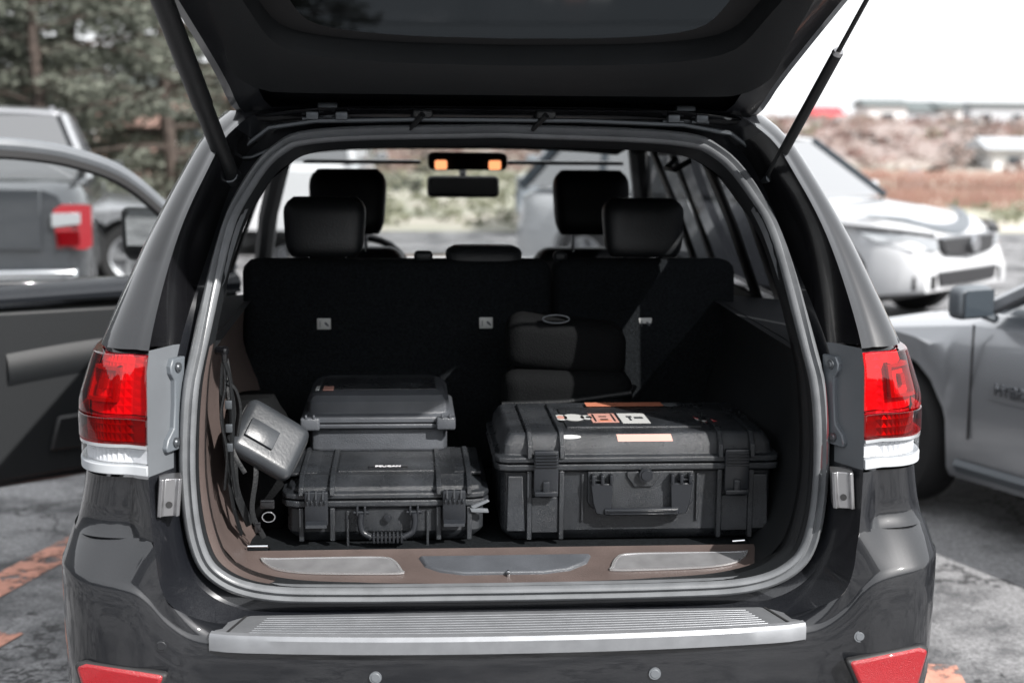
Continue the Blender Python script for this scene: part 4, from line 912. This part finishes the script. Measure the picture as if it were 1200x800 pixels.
K.tube(cr([(.012,-.02,.03),(.030,-.01,.01),(.038,0,-.04),(.03,.0,-.10)], 6), .010, 6, flat=.6); part('strap_loop', K, 'strap', lan, smooth=60)
K = MB()
for z in (-.02, -.075, -.12): rbox(K, (.018,-.034,z), (.016,.007,.020), .002, 2)
part('clip', K, 'bolt', lan)
po = empty('pouch', (-.560, .345, 1.0)); tag(po, 'small shiny grey leather pouch tilted on top of the backpack, facing up', 'pouch'); po.rotation_euler = (R(-38), R(33), R(8))
K = MB(); rbox(K, (0,0,0), (.172,.055,.150), .024, 5)
for v in K.v: v.y += .003*noise.noise(v*16)-(.006 if v.y < 0 else 0)*(1-min(1, (abs(v.x)/.07)**2)); v.z += .004*noise.noise(v*15)
pb_ = part('pouch_body', K, 'pouch', po, smooth=0); ss_ = pb_.modifiers.new('s', 'SUBSURF'); ss_.levels = 2; ss_.render_levels = 2; pb_.data.polygons.foreach_set('use_smooth', [True]*len(pb_.data.polygons))
K = MB(); K.tube([(x, -.006, z) for x, z in [(.085*math.copysign(abs(math.cos(a))**.35, math.cos(a)), .073*math.copysign(abs(math.sin(a))**.35, math.sin(a))) for a in [2*math.pi*k/40 for k in range(40)]]], .0032, 6, closed=True); part('zip', K, 'strap', po)
K = MB(); rbox(K, (-.025,-.033,-.01), (.075,.006,.05), .002, 2); part('front_flap', K, 'pouch', po)
K = MB(); K.tube(cr([(-.07,-.01,-.03),(-.09,-.03,-.06),(-.06,-.04,-.10),(-.02,-.03,-.12)], 5), .006, 6, flat=.5); part('pouch_strap', K, 'strap', po)

# ------------------------------------------------------------------ ground
def grid_ground(x0, x1, y0, y1, nx, ny, zf):
    M = MB(); M.loft([[Vector((x0+(x1-x0)*i/nx, y0+(y1-y0)*(j/ny), zf(x0+(x1-x0)*i/nx, y0+(y1-y0)*j/ny))) for i in range(nx+1)] for j in range(ny+1)]); return M
g = part('parking_lot', grid_ground(-60, 60, -30, 19.5, 24, 10, lambda x, y: .004), 'asphalt', None); tag(g, kind='structure', label='cracked sunlit asphalt of the parking lot')
def sm(t): t = max(0, min(1, t)); return t*t*(3-2*t)
def hz(x, y):
    y0 = 40-14*sm((x-3)/8); h = 1.62*sm((y-y0)/38)
    h += (.18*noise.noise(Vector((x*.12, y*.12, 0)))+.1*noise.noise(Vector((x*.4, y*.4, 3))))*sm((y-22)/10)
    return h-.03 if y < 22 else h
t_ = part('field', grid_ground(-150, 190, 15, 330, 150, 140, hz), 'field', None); tag(t_, kind='structure', label='dry field rising to a low reddish bank')
gs_ = MB(); gs_.add([(-1500,-300,-.6),(1500,-300,-.6),(1500,2500,-.6),(-1500,2500,-.6)], [(0,1,2,3)]); o = part('ground', gs_, 'field'); tag(o, kind='structure')
def rise(x, y):
    t = max((-13-y)/9, (-17-x)/9 if y < 34 else 0); hh = 1.7 if x < -17 else 1; return -.05+5.0*hh*sm(t)+(1.5*noise.noise(Vector((x*.09, y*.1, 4)))+.9*noise.noise(Vector((x*.35, y*.3, 8)))+.4*noise.noise(Vector((x*1.1, y*1.1, 2))))*sm(t*1.3)
M_ = grid_ground(-75, 75, -48, -13, 150, 36, rise); _g2 = grid_ground(-60, -17, -13, 33, 44, 46, rise); M_.add(_g2.v, _g2.f); o = part('added_dark_rise', M_, 'added_rise_dark', None); tag(o, kind='structure', label='added dark rise, unseen behind and left of the camera, for the SUV paint to mirror')  # unseen bank added to darken paint reflections and cut sky light into the cabin
def line_strip(p, q, w, z=.008):
    p, q = Vector((*p, z)), Vector((*q, z)); d = (q-p).normalized(); n_ = Vector((-d.y, d.x, 0))*w/2; M = MB(); M.add([p-n_, q-n_, q+n_, p+n_], [(0,1,2,3)]); return M
o = part('parking_line', line_strip((-1.86,2.02), (-1.52,3.05), .17), 'worn_line', None, smooth=0); tag(o, kind='structure', label='worn salmon parking line on the asphalt left of the SUV')
o = part('parking_line', line_strip((-1.80,1.30), (-1.62,1.80), .17), 'worn_line', None, smooth=0); tag(o, kind='structure', label='second worn salmon dash nearer the camera left of the SUV')
o = part('parking_line', line_strip((1.28,.2), (1.50,1.33), .13), 'worn_line', None, smooth=0); tag(o, kind='structure', label='worn salmon parking line on the asphalt right of the SUV')

# ------------------------------------------------------------------ other cars
def car(name, label, cat, loc, heading, paint, P, group='parked cars'):
    root = empty(name, (loc[0], loc[1], loc[2] if len(loc) > 2 else 0), heading); tag(root, label, cat, group)
    L, Wd = P['L'], P['W']; r = P.get('r', .34); fa, ra = P['fa'], P['ra']; deck = P['deck']; hb = Wd/2
    xs_ = sorted(set([-L/2+L*k/46 for k in range(47)]+[ax+d for ax in (fa, ra) for d in (-r*1.22, -r*1.1, -r*.6, 0, r*.6, r*1.1, r*1.22)]))
    rows_ = []
    for x in xs_:
        e = max(0, (abs(x)-(L/2-.5))/.5); wx = hb*(1-.16*e**2.2); zt_ = interp(deck, x); zb = P.get('sill', .26)+.06*e
        for ax in (fa, ra):
            if abs(x-ax) < r*1.2: zb = max(zb, r+math.sqrt(max(0, (r*1.2)**2-(x-ax)**2))*.98)
        zb = min(zb, zt_-.12); zm = zb+(zt_-zb)*.55; hlf = [(0, zt_), (wx*.5, zt_-.005), (wx*.82, zt_-.02), (wx*.93, zt_-.06), (wx*.97, zt_-.13), (wx, zm), (wx*.985, zb+.1*(zm-zb)), (wx*.96, zb), (wx*.6, zb)]
        rows_.append([Vector((x, y, z)) for y, z in hlf]+[Vector((x, -y, z)) for y, z in hlf[:0:-1]])
    M = MB(); M.loft(rows_, cu=True, cap=True); part('body', M, paint, root, smooth=40, bevel=0)
    (ax_, az), (bx, bz), (cx, cz), (dx, dz) = P['house']; wb, wr = hb*.93, hb*P.get('rw', .72)
    fl_ = [(ax_, az, wb), (bx, bz, wr), (cx, cz, wr), (dx, dz, wb)]
    M = MB(); n = 8
    M.loft([[Vector((bx+(cx-bx)*k/n, y*wr, (bz+(cz-bz)*k/n)+.05*math.sin(math.pi*(k/n))*1.0+.03*(1-y*y))) for y in (-1,-.9,-.6,0,.6,.9,1)] for k in range(n+1)])
    part('roof', M, P.get('roofmat', paint), root, solid=.03)
    pl = MB()
    for s in (1, -1):
        pl.tube([(ax_, s*wb, az), (bx, s*wr, bz)], .035, 6); pl.tube([(cx, s*wr, cz), (dx, s*wb, dz)], .05, 6); pl.tube([(bx, s*wr, bz), ((bx+cx)/2, s*wr, (bz+cz)/2+.04), (cx, s*wr, cz)], .03, 6)
        for px in P.get('pillars', ()): 
            t = (px-cx)/(bx-cx); pl.tube([(px, s*(wb-.005), interp(deck, px)), (px-.05, s*wr, cz+(bz-cz)*t)], .035, 6)
    part('pillars', pl, P.get('pilmat', paint), root)
    M = MB(); M.add([(ax_, -wb, az), (ax_, wb, az), (bx, wr, bz), (bx, -wr, bz)], [(0,1,2,3)]); part('windshield', M, P.get('wsmat', 'car_glass'), root, smooth=0)
    M = MB(); M.add([(dx, -wb, dz), (dx, wb, dz), (cx, wr, cz), (cx, -wr, cz)], [(0,1,2,3)]); part('rear_glass', M, 'car_glass', root, smooth=0)
    for s in (1, -1):
        M = MB(); M.add([(ax_, s*(wb-.01), az), (dx, s*(wb-.01), dz), (cx, s*(wr-.01), cz), (bx, s*(wr-.01), bz)], [(0,1,2,3)]); part('side_glass', M, 'car_glass', root, smooth=0)
        M = MB(); my = hb+.09; mxx = ax_-.25+P.get('mirdx', 0); rbox(M, (mxx, s*my, az+.06), (.10, .19, .14), .035, 3); M.cyl((mxx, s*(hb-.06), az-.02), (mxx, s*my, az+.03), .02, .02, 6); mo = part('side_mirror', M, P.get('mirmat', paint), root)
        M = MB(); M.box((mxx-.052, s*my, az+.06), (.002, .16, .11)); part('mirror_glass', M, P.get('mirglass', 'mirror_glass'), mo)
    wheels_for(root, [((x, s*(hb-.12), r), (0, s, 0)) for s in (1, -1) for x in (fa, ra)], r)
    M = MB(); M.box((0, 0, .30), (L*.8, Wd*.72, .14)); M.box((0, 0, .62), (L*.55, Wd*.8, .3)); part('underbody', M, 'rubber_dark', root)
    return root, hb
def lamp_patch(root, name, m, pts, depth=(-.03, 0, 0), bevel=.008):
    M = MB(); k = len(pts); d = Vector(depth); F0 = [Vector(p) for p in pts]; M.add(F0+[p+d for p in F0], [tuple(range(k)), tuple(range(k, 2*k))[::-1]]+[(i, (i+1) % k, k+(i+1) % k, k+i) for i in range(k)])
    return part(name, M, m, root, smooth=20, bevel=bevel)
SUVP = dict(L=4.68, W=1.88, r=.37, fa=1.45, ra=-1.28, sill=.30, deck=[(-2.34,.75),(-2.3,1.0),(-2.2,1.06),(.85,1.08),(.95,1.08),(1.5,1.02),(2.0,.95),(2.22,.84),(2.34,.62)], house=[(1.05,1.07),(.35,1.58),(-1.75,1.60),(-2.2,1.08)], pillars=(-.15,-1.15))
# white SUV on the right, front corner towards the camera
wr_, hb = car('suv', 'white SUV parked on the right with its front wheel, headlight and black grille towards us', 'car', (3.06, 10.7), R(-48), 'white_paint', dict(SUVP, W=1.80, wsmat='bright_screen', pilmat='window_dark', glass='car_glass'), 'parked cars')
for s in (1, -1):
    lamp_patch(wr_, 'headlight', 'clear_lens', [(1.75,s*.915,.86),(2.20,s*.82,.84),(2.335,s*.56,.80),(2.35,s*.55,.70),(2.26,s*.80,.70),(1.95,s*.91,.78)], (-.10,-s*.05,0))
    lamp_patch(wr_, 'fog_lamp', 'grille', [(2.27,s*.80,.50),(2.37,s*.60,.50),(2.37,s*.60,.38),(2.27,s*.80,.38)])
    lamp_patch(wr_, 'headlight_edge', 'grille', [(1.60,s*.93,.905),(2.15,s*.86,.885),(2.33,s*.60,.845),(2.34,s*.60,.81),(2.18,s*.86,.85),(1.75,s*.93,.87)], (-.05,-s*.03,0), .002)
lamp_patch(wr_, 'grille', 'grille', [(2.34,-.50,.80),(2.375,0,.81),(2.34,.50,.80),(2.36,.42,.66),(2.40,0,.64),(2.36,-.42,.66)], (-.08,0,0))
lamp_patch(wr_, 'grille_bar', 'chrome', [(2.36,-.48,.815),(2.40,0,.825),(2.36,.48,.815),(2.36,.48,.79),(2.40,0,.80),(2.36,-.48,.79)], (-.04,0,0), .002)
M = MB(); M.loft([[Vector((2.24-.42*(abs(y)/.82)**2.2+dx, y, interp(SUVP['deck'], 2.24-.42*(abs(y)/.82)**2.2+dx)+dz)) for y in [-.82+.082*k for k in range(21)]] for dx, dz in ((-.12,.002),(-.10,.014),(-.02,.016),(.0,.002))]); part('hood_deflector', M, 'bracket_plastic', wr_, smooth=0)
M = MB(); M.cyl((2.38,0,.735),(2.415,0,.735), .075,.07, 20); part('emblem', M, 'chrome', wr_)
lamp_patch(wr_, 'lower_grille', 'grille', [(2.36,-.55,.52),(2.39,0,.52),(2.36,.55,.52),(2.36,.5,.40),(2.39,0,.40),(2.36,-.5,.40)], (-.06,0,0))
# silver sedan, nearer on the right
SED = dict(L=4.75, W=1.84, r=.335, fa=1.42, ra=-1.38, sill=.22, deck=[(-2.37,.70),(-2.3,.98),(-2.1,1.03),(-1.4,1.02),(.7,.96),(.95,.955),(1.6,.86),(2.1,.74),(2.3,.62),(2.37,.48)], house=[(.90,.96),(.15,1.38),(-1.0,1.40),(-1.75,1.02)], pillars=(-.38,))
sd_, hb = car('sedan', 'silver sedan parked close on the right with a grey side mirror and a door badge', 'car', (3.38, 2.40), R(113), 'silver_paint', dict(SED, mirmat='bracket_plastic', mirglass='window_dark', mirdx=.17), 'parked cars')
for s in (1, -1):
    M = MB(); M.loft([[Vector((x, s*(hb*1.0+.006), .62+.03*math.sin((x+1.4)*.8))), Vector((x, s*(hb*1.0+.009-.006*abs(x)), .60+.03*math.sin((x+1.4)*.8))), Vector((x, s*(hb+.004), .575+.03*math.sin((x+1.4)*.8)))] for x in [-1.0+.118*k for k in range(16)]]); part('body_crease', M, 'silver_paint', sd_)
    M = MB(); M.loft([[Vector((x, s*(hb*.99+.004), .31)), Vector((x, s*(hb*.99+.02), .285)), Vector((x, s*(hb*.985), .25))] for x in (-.95, 0, .95)]); part('sill_cladding', M, 'bracket_plastic', sd_)
    for px in (.88, -.12): M = MB(); M.box((px, s*(hb+.0005), .66), (.008, .006, .50)); part('door_seam', M, 'rubber_dark', sd_)
    M = MB(); rbox(M, (-.02 if False else .05, s*(hb+.02), .84), (.17, .02, .025), .008, 2); part('door_handle', M, 'silver_paint', sd_)
bm_ = Matrix.Translation((.62, hb+.012, .655)) @ Matrix.Rotation(R(180), 4, 'Z') @ Matrix.Rotation(R(90), 4, 'X')
text_mesh('door_badge', 'HYBRID', .065, bm_, 'chrome', sd_, extrude=.003)
# dark pickup behind the open door
pk, hb = car('pickup_truck', 'dark grey pickup seen through the open door window with a tall red tail light', 'pickup truck', (-4.0, 10.2), R(100), 'grey_paint',
    dict(L=5.6, W=1.98, r=.40, fa=1.85, ra=-1.6, sill=.42, deck=[(-2.80,1.24),(-2.6,1.30),(-.9,1.30),(-.85,1.22),(1.2,1.20),(2.5,1.12),(2.72,1.0),(2.8,.7)], house=[(1.25,1.19),(.55,1.74),(-.72,1.76),(-.88,1.22)], pillars=(-.1,), roofmat='silver_paint', pilmat='grey_paint'), 'parked cars')
for s in (1, -1):
    lamp_patch(pk, 'tail_light', 'red_lens', [(-2.84,s*.74,1.08),(-2.82,s*.80,1.12),(-2.80,s*.95,1.12),(-2.60,s*1.0,1.10),(-2.60,s*1.0,.80),(-2.80,s*.96,.79),(-2.84,s*.76,.80)], (.06,0,0), .004)
    lamp_patch(pk, 'reverse_lamp', 'clear_lens', [(-2.86,s*.73,1.06),(-2.83,s*.93,1.06),(-2.83,s*.93,.98),(-2.86,s*.73,.96)], (.03,0,0), .002)
    lamp_patch(pk, 'lower_lens', 'red_lens_deep', [(-2.862,s*.77,.93),(-2.84,s*.92,.93),(-2.84,s*.92,.82),(-2.862,s*.78,.82)], (.03,0,0), .002)
    M = MB(); M.tube([(-2.5,s*.93,1.33),(-1.2,s*.93,1.33)], .03, 6); part('bed_rail', M, 'black_plastic', pk)
lamp_patch(pk, 'tailgate_panel', 'grey_paint', [(-2.84,-.66,1.24),(-2.84,.66,1.24),(-2.84,.66,.80),(-2.84,-.66,.80)], (.05,0,0), .01)
lamp_patch(pk, 'tailgate_handle', 'rubber_dark', [(-2.85,-.14,1.16),(-2.85,.14,1.16),(-2.85,.14,1.08),(-2.85,-.14,1.08)], (.02,0,0), .004)
lamp_patch(pk, 'rear_bumper', 'chrome', [(-2.95,-.9,.66),(-2.95,.9,.66),(-2.95,.9,.46),(-2.95,-.9,.46)], (.2,0,0), .02)
M = MB(); M.tube([(.3,.62,1.80),(-.5,.62,1.82)], .02, 6); M.tube([(.3,-.62,1.80),(-.5,-.62,1.82)], .02, 6); part('roof_rail', M, 'silver_paint', pk)
# light grey sedan beyond, side on
gr, hb = car('sedan', 'light grey sedan parked side-on beyond the pickup, half hidden by the open SUV', 'car', (-4.5, 12.6), R(3), 'silver_paint', dict(SED), 'parked cars')
# silver SUV and white van ahead, seen through the windows
sa, hb = car('suv', 'blurred silver SUV facing us through the windshield, right of the rear view mirror', 'car', (3.05, 20.3), R(-112), 'steel_blue_paint', dict(SUVP), 'parked cars')
for s in (1, -1): lamp_patch(sa, 'headlight', 'clear_lens', [(2.1,s*.88,.92),(2.33,s*.6,.86),(2.34,s*.6,.74),(2.2,s*.86,.76)], (-.08,0,0))
lamp_patch(sa, 'grille', 'grille', [(2.36,-.45,.84),(2.38,.45,.84),(2.38,.4,.62),(2.36,-.4,.62)], (-.06,0,0))
va, hb = car('van', 'white van with a red tail light seen through the left rear window', 'van', (-1.72, 17.6), R(88), 'white_paint',
    dict(L=5.2, W=1.95, r=.36, fa=1.6, ra=-1.6, sill=.3, deck=[(-2.60,1.1),(-2.55,1.22),(1.3,1.2),(2.3,1.05),(2.6,.7)], house=[(1.9,1.12),(1.0,1.62),(-2.35,1.64),(-2.52,1.22)], pillars=(.2,-1.0), rw=.85), 'parked cars')
for s in (1, -1): lamp_patch(va, 'tail_light', 'red_lens', [(-2.6,s*.70,1.02),(-2.6,s*.9,1.02),(-2.6,s*.9,.6),(-2.6,s*.70,.6)], (.08,0,0))

# ------------------------------------------------------------------ trees
def leaf_cloud(M, c, rad, n, size, rnd, flat=.6):
    for _ in range(n):
        while True:
            q = Vector((rnd.uniform(-1,1), rnd.uniform(-1,1), rnd.uniform(-1,1)))
            if q.length < 1: break
        p = c+Vector((q.x*rad, q.y*rad, q.z*rad*flat)); a = Vector((rnd.uniform(-1,1), rnd.uniform(-1,1), rnd.uniform(-.5,.5))).normalized(); b = a.cross(Vector((rnd.uniform(-1,1), rnd.uniform(-1,1), rnd.uniform(-1,1)))).normalized()
        s = size*rnd.uniform(.6,1.3); M.add([p-a*s, p+b*s*.35, p+a*s, p-b*s*.35], [(0,1,2,3)])
def make_tree(seed, H, kind):
    rnd = random.Random(seed); tr, ti, cw = MB(), MB(), MB(); lean = Vector((rnd.uniform(-.3,.3), rnd.uniform(-.3,.3), H))
    path = [lean*(k/8)+Vector((.08*math.sin(k*1.3+seed), .08*math.cos(k*1.7+seed), 0)) for k in range(9)]; tr.tube(path, lambda t: .10*(1-t)+.02, 9)
    nb = 46
    for k in range(nb):
        t = .07+.90*(k/nb)+rnd.uniform(-.01,.01); base = lean*t; a = rnd.uniform(0, 6.28); Lb = (1-t)**.7*2.6*rnd.uniform(.6,1.15)+.3; d = Vector((math.cos(a), math.sin(a), rnd.uniform(-.05,.25)))
        pts = [base, base+d*Lb*.4+Vector((0,0,.05)), base+d*Lb*.75, base+d*Lb+Vector((0,0,-.18*Lb))]
        ti.tube(pts, lambda u: .035*(1-u)+.008, 5)
        for u in (.25,.42,.58,.74,.88,1.0):
            if rnd.random() < .93: leaf_cloud(cw, pts[0].lerp(pts[3], u)+Vector((rnd.uniform(-.2,.2), rnd.uniform(-.2,.2), .05)), 0.40*rnd.uniform(.7,1.25), 38, .09, rnd, .45)
    return tr, ti, cw
protos = []
def place_tree(i, x, y, sc, rz, label):
    s, H = i % 3, 8.5
    if len(protos) <= s:
        tr, ti, cw = make_tree(s+11, H, 0); r = empty('conifer_tree', (x, y, 0)); a = part('trunk', tr, 'bark', r); b = part('limbs', ti, 'bark', a); c = part('crown', cw, 'needles' , r, smooth=0, fix=False); protos.append((r, a, b, c)); o = r
    else:
        r, a, b, c = protos[s]; o = r.copy(); COL.objects.link(o)
        a2 = a.copy(); COL.objects.link(a2); a2.parent = o; b2 = b.copy(); COL.objects.link(b2); b2.parent = a2; c2 = c.copy(); COL.objects.link(c2); c2.parent = o
    o.location = (x, y, hz(x, y)-.05 if y > 15 else 0); o.scale = (sc, sc, sc); o.rotation_euler = (0, 0, rz); tag(o, label, 'tree', 'conifers along the edge of the lot')
TR = [(-8.9,17.6,.95,'conifer at the far left edge, cut off by the picture side'),(-7.0,20.5,1.0,'sparse conifer above the pickup roof'),(-5.6,18.6,.9,'conifer with a dark lower trunk just right of the pickup cab'),(-4.2,21.6,1.05,'conifer closest to the raised tailgate and its left strut'),
      (-10.5,24.5,1.1,'tall conifer standing further back on the far left'),(-7.9,26.5,1.2,'tall conifer in the back row behind the pickup'),(-5.3,28.0,1.2,'back row conifer in front of the brick building'),(-12.5,29.0,1.25,'rearmost conifer at the left end of the row'),(-2.9,27.5,1.1,'back row conifer hidden mostly by the tailgate'),(-10.4,20.8,1.0,'conifer between the two leftmost ones of the front row'),(-6.3,24.0,1.15,'middle row conifer filling the gap above the pickup cab'),(-3.3,23.6,1.05,'middle row conifer seen just left of the left strut')]
for i, (x, y, sc, lb) in enumerate(TR): place_tree(i, x, y, sc, i*1.1, lb)
# brick building behind the trees
def building(name, label, cat, loc, w, d, h, wallm, roofm, rz=0, roofh=1.2, wins=3, flat=False):
    b = empty(name, loc, rz); tag(b, label, cat); M = MB(); M.box((0,0,h/2), (w,d,h)); part('wall', M, wallm, b, smooth=0)
    M = MB()
    if flat: M.box((0,0,h+.15), (w+.4,d+.4,.3))
    else: M.add([(-w/2-.3,-d/2-.3,h),(w/2+.3,-d/2-.3,h),(w/2+.3,d/2+.3,h),(-w/2-.3,d/2+.3,h),(-w/2-.3,0,h+roofh),(w/2+.3,0,h+roofh)], [(0,1,5,4),(2,3,4,5),(1,2,5),(3,0,4),(0,3,2,1)])
    part('roof', M, roofm, b, smooth=0)
    for k in range(wins):
        x = -w/2+w*(k+.5)/wins; M = MB(); M.box((x,-d/2-.02,h*.55), (w/wins*.4,.08,h*.35)); wd = part('window', M, 'house_white', b, smooth=0)
        M = MB(); M.box((x,-d/2-.07,h*.55), (w/wins*.33,.04,h*.29)); part('pane', M, 'window_dark', wd, smooth=0)
    return b
building('brick_building', 'low reddish brick building half hidden behind the conifers', 'building', (-9.5, 42, 0), 16, 8, 2.6, 'brick', 'roof_dark', 0, wins=5, flat=True)
building('house', 'house with a bright red roof on the horizon beside the right strut', 'house', (27.2, 90, 1.25), 1.7, 2.4, .75, 'house_grey', 'roof_red', R(8), .75, 2)
building('house', 'small white house left of centre among the hilltop buildings', 'house', (32.7, 95, 1.35), 2.6, 4, 1.5, 'house_white', 'roof_dark', R(-4), .5, 1)
building('house', 'grey house beside the white gabled one on the hilltop', 'house', (35.6, 95.5, 1.35), 3.4, 4, 1.2, 'house_grey', 'roof_dark', R(3), .7, 2)
building('house', 'white gabled house next to the long pale hall', 'house', (37.2, 95, 1.4), 1.5, 3, 1.4, 'house_white', 'roof_dark', R(0), .4, 1)
building('hall', 'long pale hall with a dark green roofline at the right edge of the horizon', 'building', (46, 98, 1.4), 13, 6, 1.5, 'house_grey', 'roof_dark', R(-3), .6, 6, flat=True)
building('shed', 'white shed on the bank above the white car at the right edge', 'shed', (18.6, 39.5, .25), 2.4, 2, .75, 'house_white', 'house_grey', R(-6), .35, 2)
# rusty fence at the foot of the bank
fe = empty('fence', (0, 0, 0)); tag(fe, 'low rust-coloured fence at the foot of the bank, right edge', 'fence')
p0, p1 = Vector((8.2, 27.0, 0)), Vector((14.0, 25.2, 0)); n = 46; dvec = (p1-p0)/n
fm = None
for k in range(n):
    p = p0+dvec*k
    if fm is None: M = MB(); M.box((0,0,.38), (.10,.025,.80)); fm = part('slat', M, 'fence_rust', fe, smooth=0); o = fm
    else: o = fm.copy(); COL.objects.link(o)
    o.location = (p.x, p.y, hz(p.x, p.y)+.02*math.sin(k*2.1)); 
M = MB()
for z in (.22, .6): M.tube([p0+Vector((0,.03,z)), p1+Vector((0,.03,z))], .025, 4)
part('rail', M, 'fence_rust', fe)
# brush on the bank
for nm, m_, cnt, seed, szz in (('tan_brush','brush_tan',560,1,1.0),('red_brush','brush_red',330,2,.9),('dark_brush','brush_dark',190,3,.8),('green_brush','brush_green',150,4,.7)):
    rnd = random.Random(seed); M = MB()
    for _ in range(cnt):
        x, y = rnd.uniform(-14, 46), 26+56*rnd.random()**1.3
        if x < 6 and y < 42: y += 16
        rr = szz*rnd.uniform(.3,.9); leaf_cloud(M, Vector((x, y, hz(x, y)+rr*.25)), rr, 46, .13, rnd, .5)
    o = part(nm, M, m_, None, smooth=0, fix=False); tag(o, label={'tan_brush':'tan dry brush covering the bank','red_brush':'reddish heath patches on the bank','dark_brush':'dark low bushes on the bank','green_brush':'olive bushes on the bank'}[nm], cat='brush', kind='stuff')
rnd = random.Random(21); M = MB()
for _ in range(420):
    x, y = rnd.uniform(-6, 12), 21+22*rnd.random(); rr = rnd.uniform(.15,.45); leaf_cloud(M, Vector((x, y, hz(x, y)+rr*.3)), rr, 26, .11, rnd, .6)
o = part('grass_tufts', M, 'brush_green', None, smooth=0, fix=False); tag(o, label='pale green grass tufts in the field beyond the lot', cat='grass', kind='stuff')
rnd = random.Random(9); M = MB()
for _ in range(70):
    x, y = rnd.uniform(3, 40), rnd.uniform(30, 75); s = rnd.uniform(.15,.5); bm = bmesh.new(); bmesh.ops.create_icosphere(bm, subdivisions=2, radius=s); bm.verts.ensure_lookup_table()
    M.add([v.co*(1+.25*noise.noise(v.co*4/s+Vector((x,y,0))))*1+Vector((x,y,hz(x,y)+s*.2)) for v in bm.verts], [tuple(v.index for v in f.verts) for f in bm.faces]); bm.free()
o = part('rocks', M, 'rock', None, smooth=60); tag(o, label='grey rocks scattered over the bank', cat='rocks', kind='stuff')
# overhead cable between two poles outside the frame
wi = empty('overhead_cable', (0, 0, 0)); tag(wi, 'thin overhead cable crossing the white sky at the upper right', 'cable')
K = MB(); K.tube([Vector((-6+56*t, 47, 5.0+2.0*t-5.0*t*(1-t)*.5+1.0*t*t)) for t in [k/20 for k in range(21)]], .022, 5); part('wire', K, 'grey_plastic', wi)
